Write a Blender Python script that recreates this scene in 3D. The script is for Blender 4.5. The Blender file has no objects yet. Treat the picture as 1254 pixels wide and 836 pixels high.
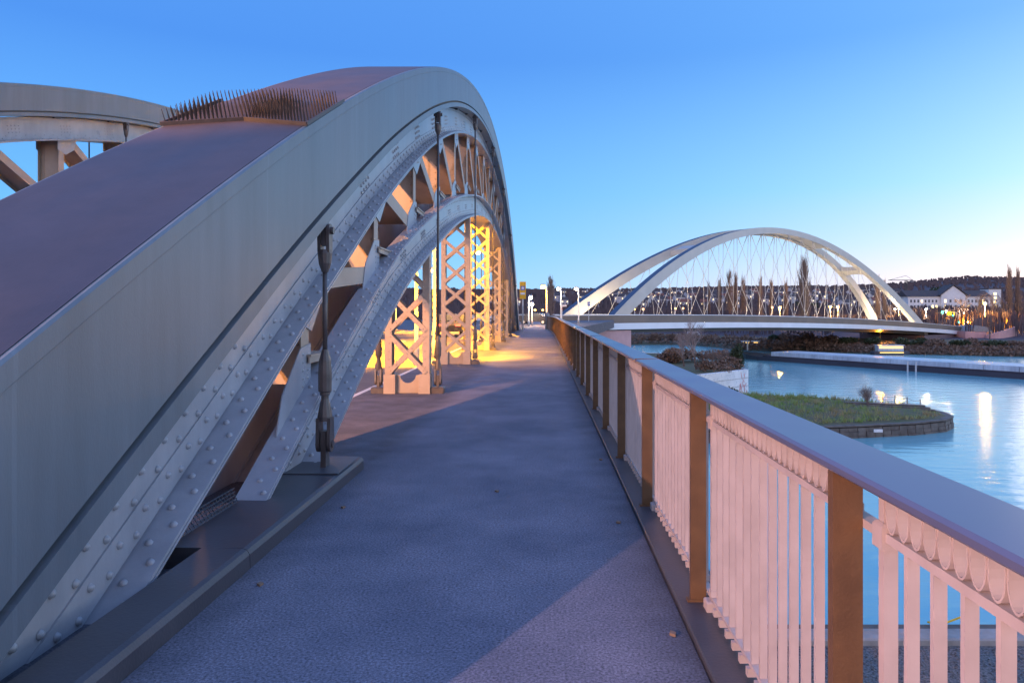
import bpy, math, random
from math import sin, cos, pi, sqrt, hypot, radians, atan2
from mathutils import Vector
random.seed(7)
SC = bpy.context.scene
COL = SC.collection
FPX, VX, VY, EYE = 870.0, 665.0, 381.0, 1.55

# ------------------------------------------------------------------ camera
cam_d = bpy.data.cameras.new('camera')
cam = bpy.data.objects.new('camera', cam_d)
COL.objects.link(cam)
cam.location = (0, 0, EYE)
cam.rotation_euler = (radians(90), 0, 0)
cam_d.lens = 36.0 * FPX / 1254.0
cam_d.shift_x = -(VX - 627.0) / 1254.0
cam_d.shift_y = -(418.0 - VY) / 1254.0
cam_d.clip_start = 0.05
cam_d.clip_end = 6000
SC.camera = cam

# ------------------------------------------------------------------ world: clear dusk sky, glow low on the right
world = bpy.data.worlds.new('World')
SC.world = world
world.use_nodes = True
WN, WL = world.node_tree.nodes, world.node_tree.links
WN.clear()


def wn(kind, **kw):
    n = WN.new(kind)
    for k, v in kw.items():
        setattr(n, k, v)
    return n


def ramp(stops, src):
    r = wn('ShaderNodeValToRGB')
    e = r.color_ramp.elements
    e[0].position, e[0].color = stops[0][0], (*stops[0][1], 1)
    e[1].position, e[1].color = stops[-1][0], (*stops[-1][1], 1)
    for p, c in stops[1:-1]:
        x = e.new(p)
        x.color = (*c, 1)
    WL.new(src, r.inputs[0])
    return r.outputs[0]


SUN_AZ, SUN_EL = radians(46), radians(3.0)
tc = wn('ShaderNodeTexCoord')
sep = wn('ShaderNodeSeparateXYZ')
WL.new(tc.outputs['Generated'], sep.inputs[0])
far_side = ramp([(0.0, (.155, .37, .58)), (.10, (.088, .285, .57)), (.33, (.038, .152, .45)), (.48, (.05, .17, .46)), (.75, (.13, .25, .64)), (1.0, (.17, .30, .70))], sep.outputs['Z'])
glow_side = ramp([(0.0, (.60, .43, .44)), (.04, (.53, .47, .51)), (.085, (.36, .46, .54)), (.16, (.20, .42, .55)), (.34, (.078, .255, .53)), (.48, (.10, .27, .55)), (.75, (.13, .25, .64)), (1.0, (.17, .30, .70))], sep.outputs['Z'])
dot = wn('ShaderNodeVectorMath', operation='DOT_PRODUCT')
dot.inputs[1].default_value = (.75, .66, .06)
WL.new(tc.outputs['Generated'], dot.inputs[0])
mx = wn('ShaderNodeMath', operation='MAXIMUM')
mx.inputs[1].default_value = 0.0
WL.new(dot.outputs['Value'], mx.inputs[0])
pw = wn('ShaderNodeMath', operation='POWER')
pw.inputs[1].default_value = 5.0
WL.new(mx.outputs[0], pw.inputs[0])
mixg = wn('ShaderNodeMixRGB')
WL.new(pw.outputs[0], mixg.inputs[0])
WL.new(far_side, mixg.inputs[1])
WL.new(glow_side, mixg.inputs[2])
# counter-glow of dusk behind the viewer
dot2 = wn('ShaderNodeVectorMath', operation='DOT_PRODUCT')
dot2.inputs[1].default_value = (-.20, -.97, .10)
WL.new(tc.outputs['Generated'], dot2.inputs[0])
mx2 = wn('ShaderNodeMath', operation='MAXIMUM')
mx2.inputs[1].default_value = 0.0
WL.new(dot2.outputs['Value'], mx2.inputs[0])
pw2 = wn('ShaderNodeMath', operation='POWER')
pw2.inputs[1].default_value = 2.0
WL.new(mx2.outputs[0], pw2.inputs[0])
back = ramp([(0.0, (1.35, .95, .88)), (.16, (1.05, .80, .80)), (.40, (.36, .40, .60)), (1.0, (.17, .30, .70))], sep.outputs['Z'])
mixb = wn('ShaderNodeMixRGB')
WL.new(pw2.outputs[0], mixb.inputs[0])
WL.new(mixg.outputs[0], mixb.inputs[1])
WL.new(back, mixb.inputs[2])
# brightest part of the dusk, out of frame on the right
dot3 = wn('ShaderNodeVectorMath', operation='DOT_PRODUCT')
dot3.inputs[1].default_value = (.985, -.10, .14)
WL.new(tc.outputs['Generated'], dot3.inputs[0])
mx3 = wn('ShaderNodeMath', operation='MAXIMUM')
mx3.inputs[1].default_value = 0.0
WL.new(dot3.outputs['Value'], mx3.inputs[0])
pw3 = wn('ShaderNodeMath', operation='POWER')
pw3.inputs[1].default_value = 5.0
WL.new(mx3.outputs[0], pw3.inputs[0])
right = ramp([(0.0, (1.05, 1.10, 1.22)), (.15, (1.0, 1.18, 1.36)), (.45, (.46, .66, 1.0)), (1.0, (.17, .30, .70))], sep.outputs['Z'])
mixr = wn('ShaderNodeMixRGB')
WL.new(pw3.outputs[0], mixr.inputs[0])
WL.new(mixb.outputs[0], mixr.inputs[1])
WL.new(right, mixr.inputs[2])
sky = wn('ShaderNodeTexSky')
sky.sky_type = 'NISHITA'
sky.sun_disc = False
sky.sun_elevation = SUN_EL
sky.sun_rotation = SUN_AZ
bg_sky = wn('ShaderNodeBackground')
bg_sky.inputs[1].default_value = 0.008
WL.new(sky.outputs[0], bg_sky.inputs[0])
bg_dusk = wn('ShaderNodeBackground')
bg_dusk.inputs[1].default_value = 1.0
WL.new(mixr.outputs[0], bg_dusk.inputs[0])
add = wn('ShaderNodeAddShader')
WL.new(bg_sky.outputs[0], add.inputs[0])
WL.new(bg_dusk.outputs[0], add.inputs[1])
wo = wn('ShaderNodeOutputWorld')
WL.new(add.outputs[0], wo.inputs[0])

# last glow of the sun that has just gone, low on the right
sd = bpy.data.lights.new('sun', 'SUN')
sd.energy = 0.10
sd.angle = radians(25)
sd.color = (1.0, .80, .72)
so = bpy.data.objects.new('sun', sd)
COL.objects.link(so)
so.rotation_euler = Vector((-sin(SUN_AZ) * cos(radians(9)), -cos(SUN_AZ) * cos(radians(9)), -sin(radians(9)))).to_track_quat('-Z', 'Y').to_euler()

vs = SC.view_settings
vs.view_transform = 'Standard'
vs.look = 'None'
vs.exposure = 1.0
vs.gamma = 1.0
vs.use_curve_mapping = False
SC.cycles.use_denoising = True
SC.cycles.sample_clamp_indirect = 6.0
SC.cycles.max_bounces = 6
SC.cycles.caustics_reflective = False
SC.cycles.caustics_refractive = False


# ------------------------------------------------------------------ materials
def mat(name, col, rough=.6, col2=None, scale=4.0, bump=0.0, bscale=60.0, metal=0.0, spec=.5, streak=0.0, detail=5.0, stretch=None, emit=None, estr=0.0, coat=0.0):
    m = bpy.data.materials.new(name)
    m.use_nodes = True
    N, L = m.node_tree.nodes, m.node_tree.links
    b = N['Principled BSDF']
    b.inputs['Roughness'].default_value = rough
    b.inputs['Metallic'].default_value = metal
    b.inputs['Specular IOR Level'].default_value = spec
    if emit:
        b.inputs['Emission Color'].default_value = (*emit, 1)
        b.inputs['Emission Strength'].default_value = estr
    t = N.new('ShaderNodeTexCoord')
    src = t.outputs['Object']
    if stretch:
        mp = N.new('ShaderNodeMapping')
        mp.inputs['Scale'].default_value = stretch
        L.new(src, mp.inputs[0])
        src = mp.outputs[0]
    nz = N.new('ShaderNodeTexNoise')
    nz.inputs['Scale'].default_value = scale
    nz.inputs['Detail'].default_value = detail
    L.new(src, nz.inputs['Vector'])
    cr = N.new('ShaderNodeValToRGB')
    c2 = col2 if col2 else tuple(c * .82 for c in col)
    cr.color_ramp.elements[0].position = .32
    cr.color_ramp.elements[1].position = .68
    cr.color_ramp.elements[0].color = (*c2, 1)
    cr.color_ramp.elements[1].color = (*col, 1)
    L.new(nz.outputs['Fac'], cr.inputs[0])
    L.new(cr.outputs[0], b.inputs['Base Color'])
    if streak:                       # rain runs and dirt drawn down the face
        mp2 = N.new('ShaderNodeMapping')
        mp2.inputs['Scale'].default_value = (1.3, 1.3, .16)
        L.new(t.outputs['Object'], mp2.inputs[0])
        n3 = N.new('ShaderNodeTexNoise')
        n3.inputs['Scale'].default_value = 2.2
        n3.inputs['Detail'].default_value = 6
        n3.inputs['Roughness'].default_value = .7
        L.new(mp2.outputs[0], n3.inputs['Vector'])
        m3 = N.new('ShaderNodeMapRange')
        m3.inputs['From Min'].default_value = .30
        m3.inputs['From Max'].default_value = .75
        m3.inputs['To Min'].default_value = 1 - streak
        m3.inputs['To Max'].default_value = 1 + streak
        L.new(n3.outputs['Fac'], m3.inputs[0])
        x3 = N.new('ShaderNodeMixRGB')
        x3.blend_type = 'MULTIPLY'
        x3.inputs[0].default_value = 1
        L.new(cr.outputs[0], x3.inputs[1])
        L.new(m3.outputs[0], x3.inputs[2])
        L.new(x3.outputs[0], b.inputs['Base Color'])
    rr = N.new('ShaderNodeMapRange')
    rr.inputs['To Min'].default_value = max(rough - .08, .02)
    rr.inputs['To Max'].default_value = min(rough + .10, 1)
    L.new(nz.outputs['Fac'], rr.inputs[0])
    L.new(rr.outputs[0], b.inputs['Roughness'])
    if bump:
        n2 = N.new('ShaderNodeTexNoise')
        n2.inputs['Scale'].default_value = bscale
        n2.inputs['Detail'].default_value = 4
        L.new(src, n2.inputs['Vector'])
        bp = N.new('ShaderNodeBump')
        bp.inputs['Strength'].default_value = bump
        bp.inputs['Distance'].default_value = .02
        L.new(n2.outputs['Fac'], bp.inputs['Height'])
        L.new(bp.outputs[0], b.inputs['Normal'])
    return m


M = {}
M['box_paint'] = mat('dark_grey_steel_paint', (.140, .168, .192), .40, (.116, .143, .165), 1.3, .06, 120, stretch=(1, 1, .35), streak=.16)
def plate_seams(m, pitch):
    N, L = m.node_tree.nodes, m.node_tree.links
    b = N['Principled BSDF']
    src = b.inputs['Base Color'].links[0].from_socket
    t = N.new('ShaderNodeTexCoord')
    sx = N.new('ShaderNodeSeparateXYZ')
    L.new(t.outputs['Object'], sx.inputs[0])
    prev = sx.outputs['Y']
    for op, v in (('DIVIDE', pitch), ('FRACT', None), ('LESS_THAN', .010)):
        q = N.new('ShaderNodeMath')
        q.operation = op
        L.new(prev, q.inputs[0])
        if v is not None:
            q.inputs[1].default_value = v
        prev = q.outputs[0]
    mx_ = N.new('ShaderNodeMixRGB')
    mx_.blend_type = 'MULTIPLY'
    mx_.inputs[2].default_value = (1.12, 1.12, 1.12, 1)
    L.new(prev, mx_.inputs[0])
    L.new(src, mx_.inputs[1])
    L.new(mx_.outputs[0], b.inputs['Base Color'])


plate_seams(M['box_paint'], 2.43)
M['box_back'] = mat('purple_brown_box_top', (.046, .040, .050), .5, (.034, .030, .040), 1.1, .06, 60, stretch=(2.5, .5, 1), streak=.2)  # darker purple-brown tone for the top face of the box
M['chord_paint'] = mat('light_grey_steel_paint', (.36, .375, .41), .30, (.29, .305, .34), 2.5, .06, 40, streak=.12)
M['truss_paint'] = mat('lamp_tinted_grey_steel', (.40, .33, .27), .45, (.32, .26, .21), 3.0, .12, 40)  # light grey steel with the lamps' orange light mixed into its colour
M['lattice_paint'] = mat('lamp_tinted_pale_steel', (.44, .36, .29), .45, (.36, .29, .23), 3.0, .10, 50)  # pale steel, its colour warmed to deepen the lamplight on it
M['iron'] = mat('dark_iron', (.095, .082, .08), .34, (.06, .05, .05), 8, .1, 80)
M['kerb_steel'] = mat('kerb_steel', (.065, .066, .078), .38, (.05, .05, .06), 3, .08, 60)
M['rust'] = mat('brown_spike_steel', (.055, .048, .048), .5, (.04, .034, .032), 12)
M['rail_post'] = mat('brown_post_paint', (.15, .080, .036), .5, (.105, .056, .027), 9, .15, 120)
M['rail_top'] = mat('handrail_sky_tint', (.11, .12, .20), .32, (.09, .10, .165), 1.5, 0.0, 150)  # brown handrail coloured blue for the sky reflected in it
M['rail_bar'] = mat('cream_rail_paint', (.50, .415, .395), .5, (.42, .345, .325), 7, .06, 45)
M['concrete'] = mat('concrete', (.36, .33, .31), .85, (.25, .23, .21), 2, .3, 25)
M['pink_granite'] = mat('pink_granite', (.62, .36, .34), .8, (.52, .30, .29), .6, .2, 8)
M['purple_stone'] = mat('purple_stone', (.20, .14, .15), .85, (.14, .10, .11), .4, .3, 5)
M['white_steel'] = mat('white_steel', (.50, .46, .41), .45, (.43, .40, .36), .3)
M['rib_top'] = mat('rib_top_sky_reflection', (.045, .07, .12), .5)  # blue sky reflection painted onto the upper faces of the ribs
M['cable'] = mat('cable_steel', (.62, .55, .48), .4)
M['parapet'] = mat('bronze_parapet', (.20, .14, .105), .5, (.14, .10, .08), .25)
M['fascia'] = mat('white_fascia', (.80, .78, .78), .5, (.72, .70, .70), .2)
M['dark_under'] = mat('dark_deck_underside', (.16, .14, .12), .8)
M['bark'] = mat('grey_bark', (.17, .13, .115), .9, (.11, .085, .075), 1.5)
M['twig'] = mat('brown_twigs', (.25, .18, .15), .9, (.16, .115, .095), 2)
M['pale_twig'] = mat('pale_grey_twigs', (.36, .30, .28), .9, (.26, .21, .20), 2)
M['bush_green'] = mat('evergreen_leaves', (.055, .075, .03), .8, (.03, .045, .02), 1.2)
M['bush_brown'] = mat('dry_brush', (.25, .165, .115), .9, (.14, .09, .065), 1.0)
M['grass'] = mat('grass_blades', (.17, .32, .07), .8, (.32, .25, .14), .45)
M['soil'] = mat('grassy_soil', (.08, .10, .04), .95, (.13, .10, .06), .8, .5, 6)
M['old_stone'] = mat('old_stone', (.17, .145, .125), .9, (.09, .075, .065), 1.5, .6, 6)
M['bank'] = mat('bank_earth', (.085, .085, .05), .95, (.06, .05, .035), .12, .6, 1.0)
M['hill'] = mat('wooded_slope', (.13, .10, .11), 1.0, (.085, .072, .082), .03, .8, .2, spec=.1)
M['wood_mass'] = mat('bare_woodland', (.145, .11, .115), 1.0, (.10, .08, .085), .05, spec=.1)
M['gravel'] = mat('gravel', (.24, .22, .21), .9, (.04, .036, .036), 13, 1.0, 16)
M['white_wall'] = mat('white_plaster', (.80, .78, .75), .7, (.70, .68, .66), .5)
M['house_wall'] = mat('weathered_render', (.60, .56, .55), .8, (.42, .39, .39), .5)
M['roof'] = mat('dark_roof', (.09, .065, .06), .8, (.06, .05, .05), .4)
M['roof_red'] = mat('red_roof', (.22, .085, .06), .8)
M['win_dark'] = mat('window_glass', (.05, .06, .08), .15)
M['win_lit'] = mat('lit_window', (.9, .7, .3), .4, emit=(1, .72, .30), estr=2.2)
M['cabin_lit'] = mat('lit_cabin_glass', (.9, .6, .2), .4, emit=(1, .60, .18), estr=1.0)
M['lamp_orange'] = mat('sodium_lamp', (1, .5, .1), .4, emit=(1.0, .42, .06), estr=38)
M['lamp_far'] = mat('far_sodium_lamp', (1, .5, .1), .4, emit=(1.0, .45, .08), estr=9)
M['lamp_white'] = mat('white_lamp', (1, .9, .7), .4, emit=(1.0, .88, .66), estr=22)
M['lamp_green'] = mat('green_signal', (.1, 1, .6), .4, emit=(.05, 1.0, .55), estr=5)
M['lamp_red'] = mat('red_tail_lamp', (1, .05, .02), .4, emit=(1.0, .05, .02), estr=5)
M['lamp_blue'] = mat('blue_sign_light', (.1, .3, 1), .4, emit=(.06, .25, 1.0), estr=1.6)
M['pole'] = mat('galvanised_pole', (.60, .58, .56), .4)
M['pole_dark'] = mat('dark_lamp_pole', (.14, .13, .13), .5)
M['sign_yellow'] = mat('yellow_sign', (.85, .46, .02), .45)
M['sign_blue'] = mat('blue_sign', (.03, .12, .50), .45)
M['sign_white'] = mat('white_sign', (.80, .78, .76), .45)
M['yellow_rail'] = mat('yellow_rail_paint', (.85, .55, .02), .4)
M['car_paint'] = mat('dark_car_paint', (.05, .05, .06), .25, coat=1)
M['car_red'] = mat('red_car_paint', (.45, .04, .03), .3)
M['car_white'] = mat('white_car_paint', (.72, .72, .72), .3)
M['rubber'] = mat('tyre_rubber', (.03, .03, .03), .8)
M['hull'] = mat('dark_hull', (.055, .05, .065), .5, (.04, .035, .05), .2)
M['hatch'] = mat('pale_hatch_cover', (.56, .62, .66), .4, (.38, .42, .47), .25, streak=.2)
M['line_white'] = mat('road_paint', (.72, .70, .66), .6)


def asphalt(name, c1, c2, sp, rough, bump):
    m = bpy.data.materials.new(name)
    m.use_nodes = True
    N, L = m.node_tree.nodes, m.node_tree.links
    b = N['Principled BSDF']
    b.inputs['Roughness'].default_value = rough
    t = N.new('ShaderNodeTexCoord')
    big = N.new('ShaderNodeTexNoise')
    big.inputs['Scale'].default_value = .9
    big.inputs['Detail'].default_value = 8
    big.inputs['Roughness'].default_value = .65
    L.new(t.outputs['Object'], big.inputs['Vector'])
    cr = N.new('ShaderNodeValToRGB')
    cr.color_ramp.elements[0].position = .35
    cr.color_ramp.elements[1].position = .68
    cr.color_ramp.elements[0].color = (*c1, 1)
    cr.color_ramp.elements[1].color = (*c2, 1)
    L.new(big.outputs['Fac'], cr.inputs[0])
    fine = N.new('ShaderNodeTexNoise')
    fine.inputs['Scale'].default_value = 75
    fine.inputs['Detail'].default_value = 3
    fine.inputs['Roughness'].default_value = .7
    L.new(t.outputs['Object'], fine.inputs['Vector'])
    mr = N.new('ShaderNodeMapRange')
    mr.inputs['From Min'].default_value = .3
    mr.inputs['From Max'].default_value = .72
    mr.inputs['To Min'].default_value = 1 - sp
    mr.inputs['To Max'].default_value = 1 + sp
    L.new(fine.outputs['Fac'], mr.inputs[0])
    mu = N.new('ShaderNodeMixRGB')
    mu.blend_type = 'MULTIPLY'
    mu.inputs[0].default_value = 1
    L.new(cr.outputs[0], mu.inputs[1])
    L.new(mr.outputs[0], mu.inputs[2])
    vo = N.new('ShaderNodeTexVoronoi')
    vo.inputs['Scale'].default_value = 7.0
    L.new(t.outputs['Object'], vo.inputs['Vector'])
    lt = N.new('ShaderNodeMath')
    lt.operation = 'LESS_THAN'
    lt.inputs[1].default_value = .035
    L.new(vo.outputs['Distance'], lt.inputs[0])
    mu2 = N.new('ShaderNodeMixRGB')
    mu2.inputs[2].default_value = (.42, .38, .36, 1)
    f2 = N.new('ShaderNodeMath')
    f2.operation = 'MULTIPLY'
    f2.inputs[1].default_value = .35
    L.new(lt.outputs[0], f2.inputs[0])
    L.new(f2.outputs[0], mu2.inputs[0])
    L.new(mu.outputs[0], mu2.inputs[1])
    L.new(mu2.outputs[0], b.inputs['Base Color'])
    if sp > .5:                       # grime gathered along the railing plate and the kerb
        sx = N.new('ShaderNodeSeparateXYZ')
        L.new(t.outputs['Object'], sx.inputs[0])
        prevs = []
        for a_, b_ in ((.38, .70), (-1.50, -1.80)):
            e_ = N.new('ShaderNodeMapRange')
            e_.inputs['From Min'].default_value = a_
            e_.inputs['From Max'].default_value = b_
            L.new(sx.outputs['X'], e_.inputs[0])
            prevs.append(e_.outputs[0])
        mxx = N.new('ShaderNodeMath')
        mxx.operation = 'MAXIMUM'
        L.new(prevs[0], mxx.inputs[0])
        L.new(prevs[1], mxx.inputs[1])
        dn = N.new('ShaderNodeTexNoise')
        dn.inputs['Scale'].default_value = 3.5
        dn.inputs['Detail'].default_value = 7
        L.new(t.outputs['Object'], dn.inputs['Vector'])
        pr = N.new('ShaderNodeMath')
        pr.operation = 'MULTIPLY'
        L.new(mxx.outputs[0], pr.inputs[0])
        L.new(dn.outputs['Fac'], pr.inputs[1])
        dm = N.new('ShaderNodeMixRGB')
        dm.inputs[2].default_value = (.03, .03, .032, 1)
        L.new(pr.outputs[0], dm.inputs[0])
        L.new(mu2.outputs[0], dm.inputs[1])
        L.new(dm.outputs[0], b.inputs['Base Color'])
    bp = N.new('ShaderNodeBump')
    bp.inputs['Strength'].default_value = bump
    bp.inputs['Distance'].default_value = .006
    L.new(fine.outputs['Fac'], bp.inputs['Height'])
    L.new(bp.outputs[0], b.inputs['Normal'])
    return m


M['walk'] = asphalt('footway_asphalt', (.10, .108, .15), (.20, .195, .24), .75, .8, .55)
M['road'] = asphalt('road_asphalt', (.10, .085, .08), (.14, .12, .11), .35, .7, .5)


def water_mat():
    m = bpy.data.materials.new('river_water')
    m.use_nodes = True
    N, L = m.node_tree.nodes, m.node_tree.links
    b = N['Principled BSDF']
    b.inputs['Base Color'].default_value = (.19, .46, .49, 1)
    b.inputs['Roughness'].default_value = .09
    b.inputs['IOR'].default_value = 2.1
    t = N.new('ShaderNodeTexCoord')
    mp = N.new('ShaderNodeMapping')
    mp.inputs['Rotation'].default_value = (0, 0, radians(-25))
    mp.inputs['Scale'].default_value = (.35, 1.0, 1)
    L.new(t.outputs['Object'], mp.inputs[0])
    n = N.new('ShaderNodeTexNoise')
    n.inputs['Scale'].default_value = .9
    n.inputs['Detail'].default_value = 4
    L.new(mp.outputs[0], n.inputs['Vector'])
    bp = N.new('ShaderNodeBump')
    bp.inputs['Strength'].default_value = .17
    bp.inputs['Distance'].default_value = .35
    L.new(n.outputs['Fac'], bp.inputs['Height'])
    L.new(bp.outputs[0], b.inputs['Normal'])
    n2 = N.new('ShaderNodeTexNoise')
    n2.inputs['Scale'].default_value = .03
    n2.inputs['Detail'].default_value = 3
    L.new(mp.outputs[0], n2.inputs['Vector'])
    mr = N.new('ShaderNodeMapRange')
    mr.inputs['To Min'].default_value = .10
    mr.inputs['To Max'].default_value = .20
    L.new(n2.outputs['Fac'], mr.inputs[0])
    L.new(mr.outputs[0], b.inputs['Roughness'])
    return m


M['water'] = water_mat()


def graffiti_mat():
    m = mat('graffiti_wall', (.82, .80, .78), .7, (.70, .70, .70), .6)
    N, L = m.node_tree.nodes, m.node_tree.links
    b = N['Principled BSDF']
    t = N.new('ShaderNodeTexCoord')
    base = b.inputs['Base Color'].links[0].from_socket
    wv = N.new('ShaderNodeTexNoise')
    wv.inputs['Scale'].default_value = .9
    wv.inputs['Detail'].default_value = 2
    wv.inputs['Distortion'].default_value = 2.5
    L.new(t.outputs['Object'], wv.inputs['Vector'])
    gt = N.new('ShaderNodeValToRGB')
    gt.color_ramp.elements[0].position = .53
    gt.color_ramp.elements[1].position = .56
    gt.color_ramp.elements[0].color = (0, 0, 0, 1)
    gt.color_ramp.elements[1].color = (1, 1, 1, 1)
    e = gt.color_ramp.elements.new(.60)
    e.color = (0, 0, 0, 1)
    L.new(wv.outputs['Fac'], gt.inputs[0])
    mu = N.new('ShaderNodeMixRGB')
    mu.inputs[2].default_value = (.45, .47, .50, 1)
    L.new(gt.outputs[0], mu.inputs[0])
    L.new(base, mu.inputs[1])
    L.new(mu.outputs[0], b.inputs['Base Color'])
    return m


M['graffiti'] = graffiti_mat()
M['graffiti_red'] = mat('red_spray_paint', (.62, .16, .15), .7, (.78, .55, .52), 1.6)


# ------------------------------------------------------------------ mesh helpers
class MB:
    def __init__(s):
        s.v, s.f = [], []

    def add(s, vs, fs):
        o = len(s.v)
        s.v.extend(vs)
        s.f.extend([tuple(i + o for i in f) for f in fs])
        return s

    def box(s, x0, x1, y0, y1, z0, z1):
        return s.add([(x0, y0, z0), (x1, y0, z0), (x1, y1, z0), (x0, y1, z0), (x0, y0, z1), (x1, y0, z1), (x1, y1, z1), (x0, y1, z1)],
                     [(0, 3, 2, 1), (4, 5, 6, 7), (0, 1, 5, 4), (1, 2, 6, 5), (2, 3, 7, 6), (3, 0, 4, 7)])

    def cbox(s, x0, x1, y0, y1, z0, z1, c):
        """box with its top and side edges chamfered"""
        ring = lambda i, z: [(x0 + i + c * 0, y0 + i, z), (x1 - i, y0 + i, z), (x1 - i, y1 - i, z), (x0 + i, y1 - i, z)]
        vs = ring(0, z0) + ring(0, z1 - c) + ring(c, z1)
        fs = [(3, 2, 1, 0), (8, 9, 10, 11)]
        for k in (0, 4):
            for i in range(4):
                j = (i + 1) % 4
                fs.append((k + i, k + j, k + 4 + j, k + 4 + i))
        return s.add(vs, fs)

    def tube(s, pts, rads, seg=8, cap=True):
        pts = [Vector(p) for p in pts]
        if not hasattr(rads, '__len__'):
            rads = [rads] * len(pts)
        vs, fs = [], []
        for i, p in enumerate(pts):
            d = (pts[min(i + 1, len(pts) - 1)] - pts[max(i - 1, 0)])
            d = d.normalized() if d.length > 1e-9 else Vector((0, 0, 1))
            a = d.cross(Vector((0, 0, 1)) if abs(d.z) < .9 else Vector((1, 0, 0))).normalized()
            b = d.cross(a)
            for k in range(seg):
                t = 2 * pi * k / seg
                vs.append(tuple(p + (a * cos(t) + b * sin(t)) * rads[i]))
        n = len(pts)
        for i in range(n - 1):
            for k in range(seg):
                j = (k + 1) % seg
                fs.append((i * seg + k, i * seg + j, (i + 1) * seg + j, (i + 1) * seg + k))
        if cap:
            fs.append(tuple(range(seg - 1, -1, -1)))
            fs.append(tuple((n - 1) * seg + k for k in range(seg)))
        return s.add(vs, fs)

    def bar(s, a, b, w, h, up=(1, 0, 0)):
        """rectangular bar from a to b; h measured along up, w across"""
        a, b = Vector(a), Vector(b)
        d = (b - a).normalized()
        u = Vector(up)
        u = (u - d * u.dot(d)).normalized()
        c = d.cross(u)
        vs = []
        for p in (a, b):
            for q in ((-1, -1), (1, -1), (1, 1), (-1, 1)):
                vs.append(tuple(p + c * q[0] * w / 2 + u * q[1] * h / 2))
        return s.add(vs, [(0, 3, 2, 1), (4, 5, 6, 7), (0, 1, 5, 4), (1, 2, 6, 5), (2, 3, 7, 6), (3, 0, 4, 7)])

    def prism(s, poly, off):
        """polygon of 3-D points extruded by vector off"""
        n = len(poly)
        vs = [tuple(p) for p in poly] + [tuple(Vector(p) + Vector(off)) for p in poly]
        fs = [tuple(range(n - 1, -1, -1)), tuple(range(n, 2 * n))]
        for i in range(n):
            j = (i + 1) % n
            fs.append((i, j, n + j, n + i))
        return s.add(vs, fs)

    def dome(s, c, n, r, h, seg=8, rings=2):
        c, n = Vector(c), Vector(n).normalized()
        a = n.cross(Vector((0, 0, 1)) if abs(n.z) < .9 else Vector((1, 0, 0))).normalized()
        b = n.cross(a)
        vs, fs = [], []
        for i in range(rings):
            ph = (pi / 2) * i / rings
            for k in range(seg):
                t = 2 * pi * k / seg
                vs.append(tuple(c + (a * cos(t) + b * sin(t)) * r * cos(ph) + n * h * sin(ph)))
        vs.append(tuple(c + n * h))
        for i in range(rings - 1):
            for k in range(seg):
                j = (k + 1) % seg
                fs.append((i * seg + k, i * seg + j, (i + 1) * seg + j, (i + 1) * seg + k))
        for k in range(seg):
            fs.append(((rings - 1) * seg + k, (rings - 1) * seg + (k + 1) % seg, rings * seg))
        return s.add(vs, fs)

    def ball(s, c, r, seg=8, rings=6, sq=1.0):
        vs, fs = [], []
        for i in range(rings + 1):
            ph = -pi / 2 + pi * i / rings
            for k in range(seg):
                t = 2 * pi * k / seg
                vs.append((c[0] + r * cos(ph) * cos(t), c[1] + r * cos(ph) * sin(t), c[2] + r * sq * sin(ph)))
        for i in range(rings):
            for k in range(seg):
                j = (k + 1) % seg
                fs.append((i * seg + k, i * seg + j, (i + 1) * seg + j, (i + 1) * seg + k))
        return s.add(vs, fs)

    def build(s, name, m, parent=None, smooth=False):
        me = bpy.data.meshes.new(name)
        o = bpy.data.objects.new(name, me)
        COL.objects.link(o)
        off = Vector((0, 0, 0))
        if parent:
            o.parent = parent
            p = parent
            while p:
                off += p.location
                p = p.parent
        if off.length > 0:
            vv = [(x - off.x, y - off.y, z - off.z) for x, y, z in s.v]
        else:
            vv = s.v
        me.from_pydata(vv, [], s.f)
        me.materials.append(m)
        if smooth:
            me.polygons.foreach_set('use_smooth', [True] * len(me.polygons))
        me.update()
        return o


def tag(o, label=None, cat=None, group=None, kind=None):
    if label:
        o['label'] = label
    if cat:
        o['category'] = cat
    if group:
        o['group'] = group
    if kind:
        o['kind'] = kind
    return o


def thing(name, loc, label, cat, group=None):
    o = bpy.data.objects.new(name, None)
    COL.objects.link(o)
    o.location = loc
    o.empty_display_size = .3
    return tag(o, label, cat, group)


def struct(name, mb, m):
    return tag(mb.build(name, m), None, None, None, 'structure')


def copy_tree(o, parent=None, top=None):
    c = o.copy()
    COL.objects.link(c)
    if parent:
        c.parent = parent
    for ch in list(o.children):
        copy_tree(ch, c)
    return c


def at(px, z, up=None, py=None):
    """world x for a photo column at depth z (and height from a photo row)"""
    return (px - VX) / FPX * z


def hgt(py, z):
    return EYE + (VY - py) / FPX * z


# ------------------------------------------------------------------ setting: river, banks, bridge deck, hill
WATER = -10.0
struct('water', MB().add([(-1500, -300, WATER), (2500, -300, WATER), (2500, 900, WATER), (-1500, 900, WATER)], [(0, 1, 2, 3)]), M['water'])

mb = MB()
shore = [(-1.2, 150), (-.3, 170), (.02, 232), (.12, 243), (.20, 243), (.245, 225), (.28, 207), (.35, 203), (.45, 194), (.55, 187), (.68, 179), (.9, 165), (1.4, 150), (2.2, 130)]
crest = [(-1.2, 30), (0, 44), (.02, 46), (.12, 46), (.25, 50), (.4, 51), (.48, 54), (.53, 62), (.6, 70), (.68, 68), (.9, 66), (1.4, 60), (2.2, 50)]


def lerp(tab, x):
    if x <= tab[0][0]:
        return tab[0][1]
    for (a, b), (c, d) in zip(tab, tab[1:]):
        if x <= c:
            return b + (d - b) * (x - a) / (c - a)
    return tab[-1][1]


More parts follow.
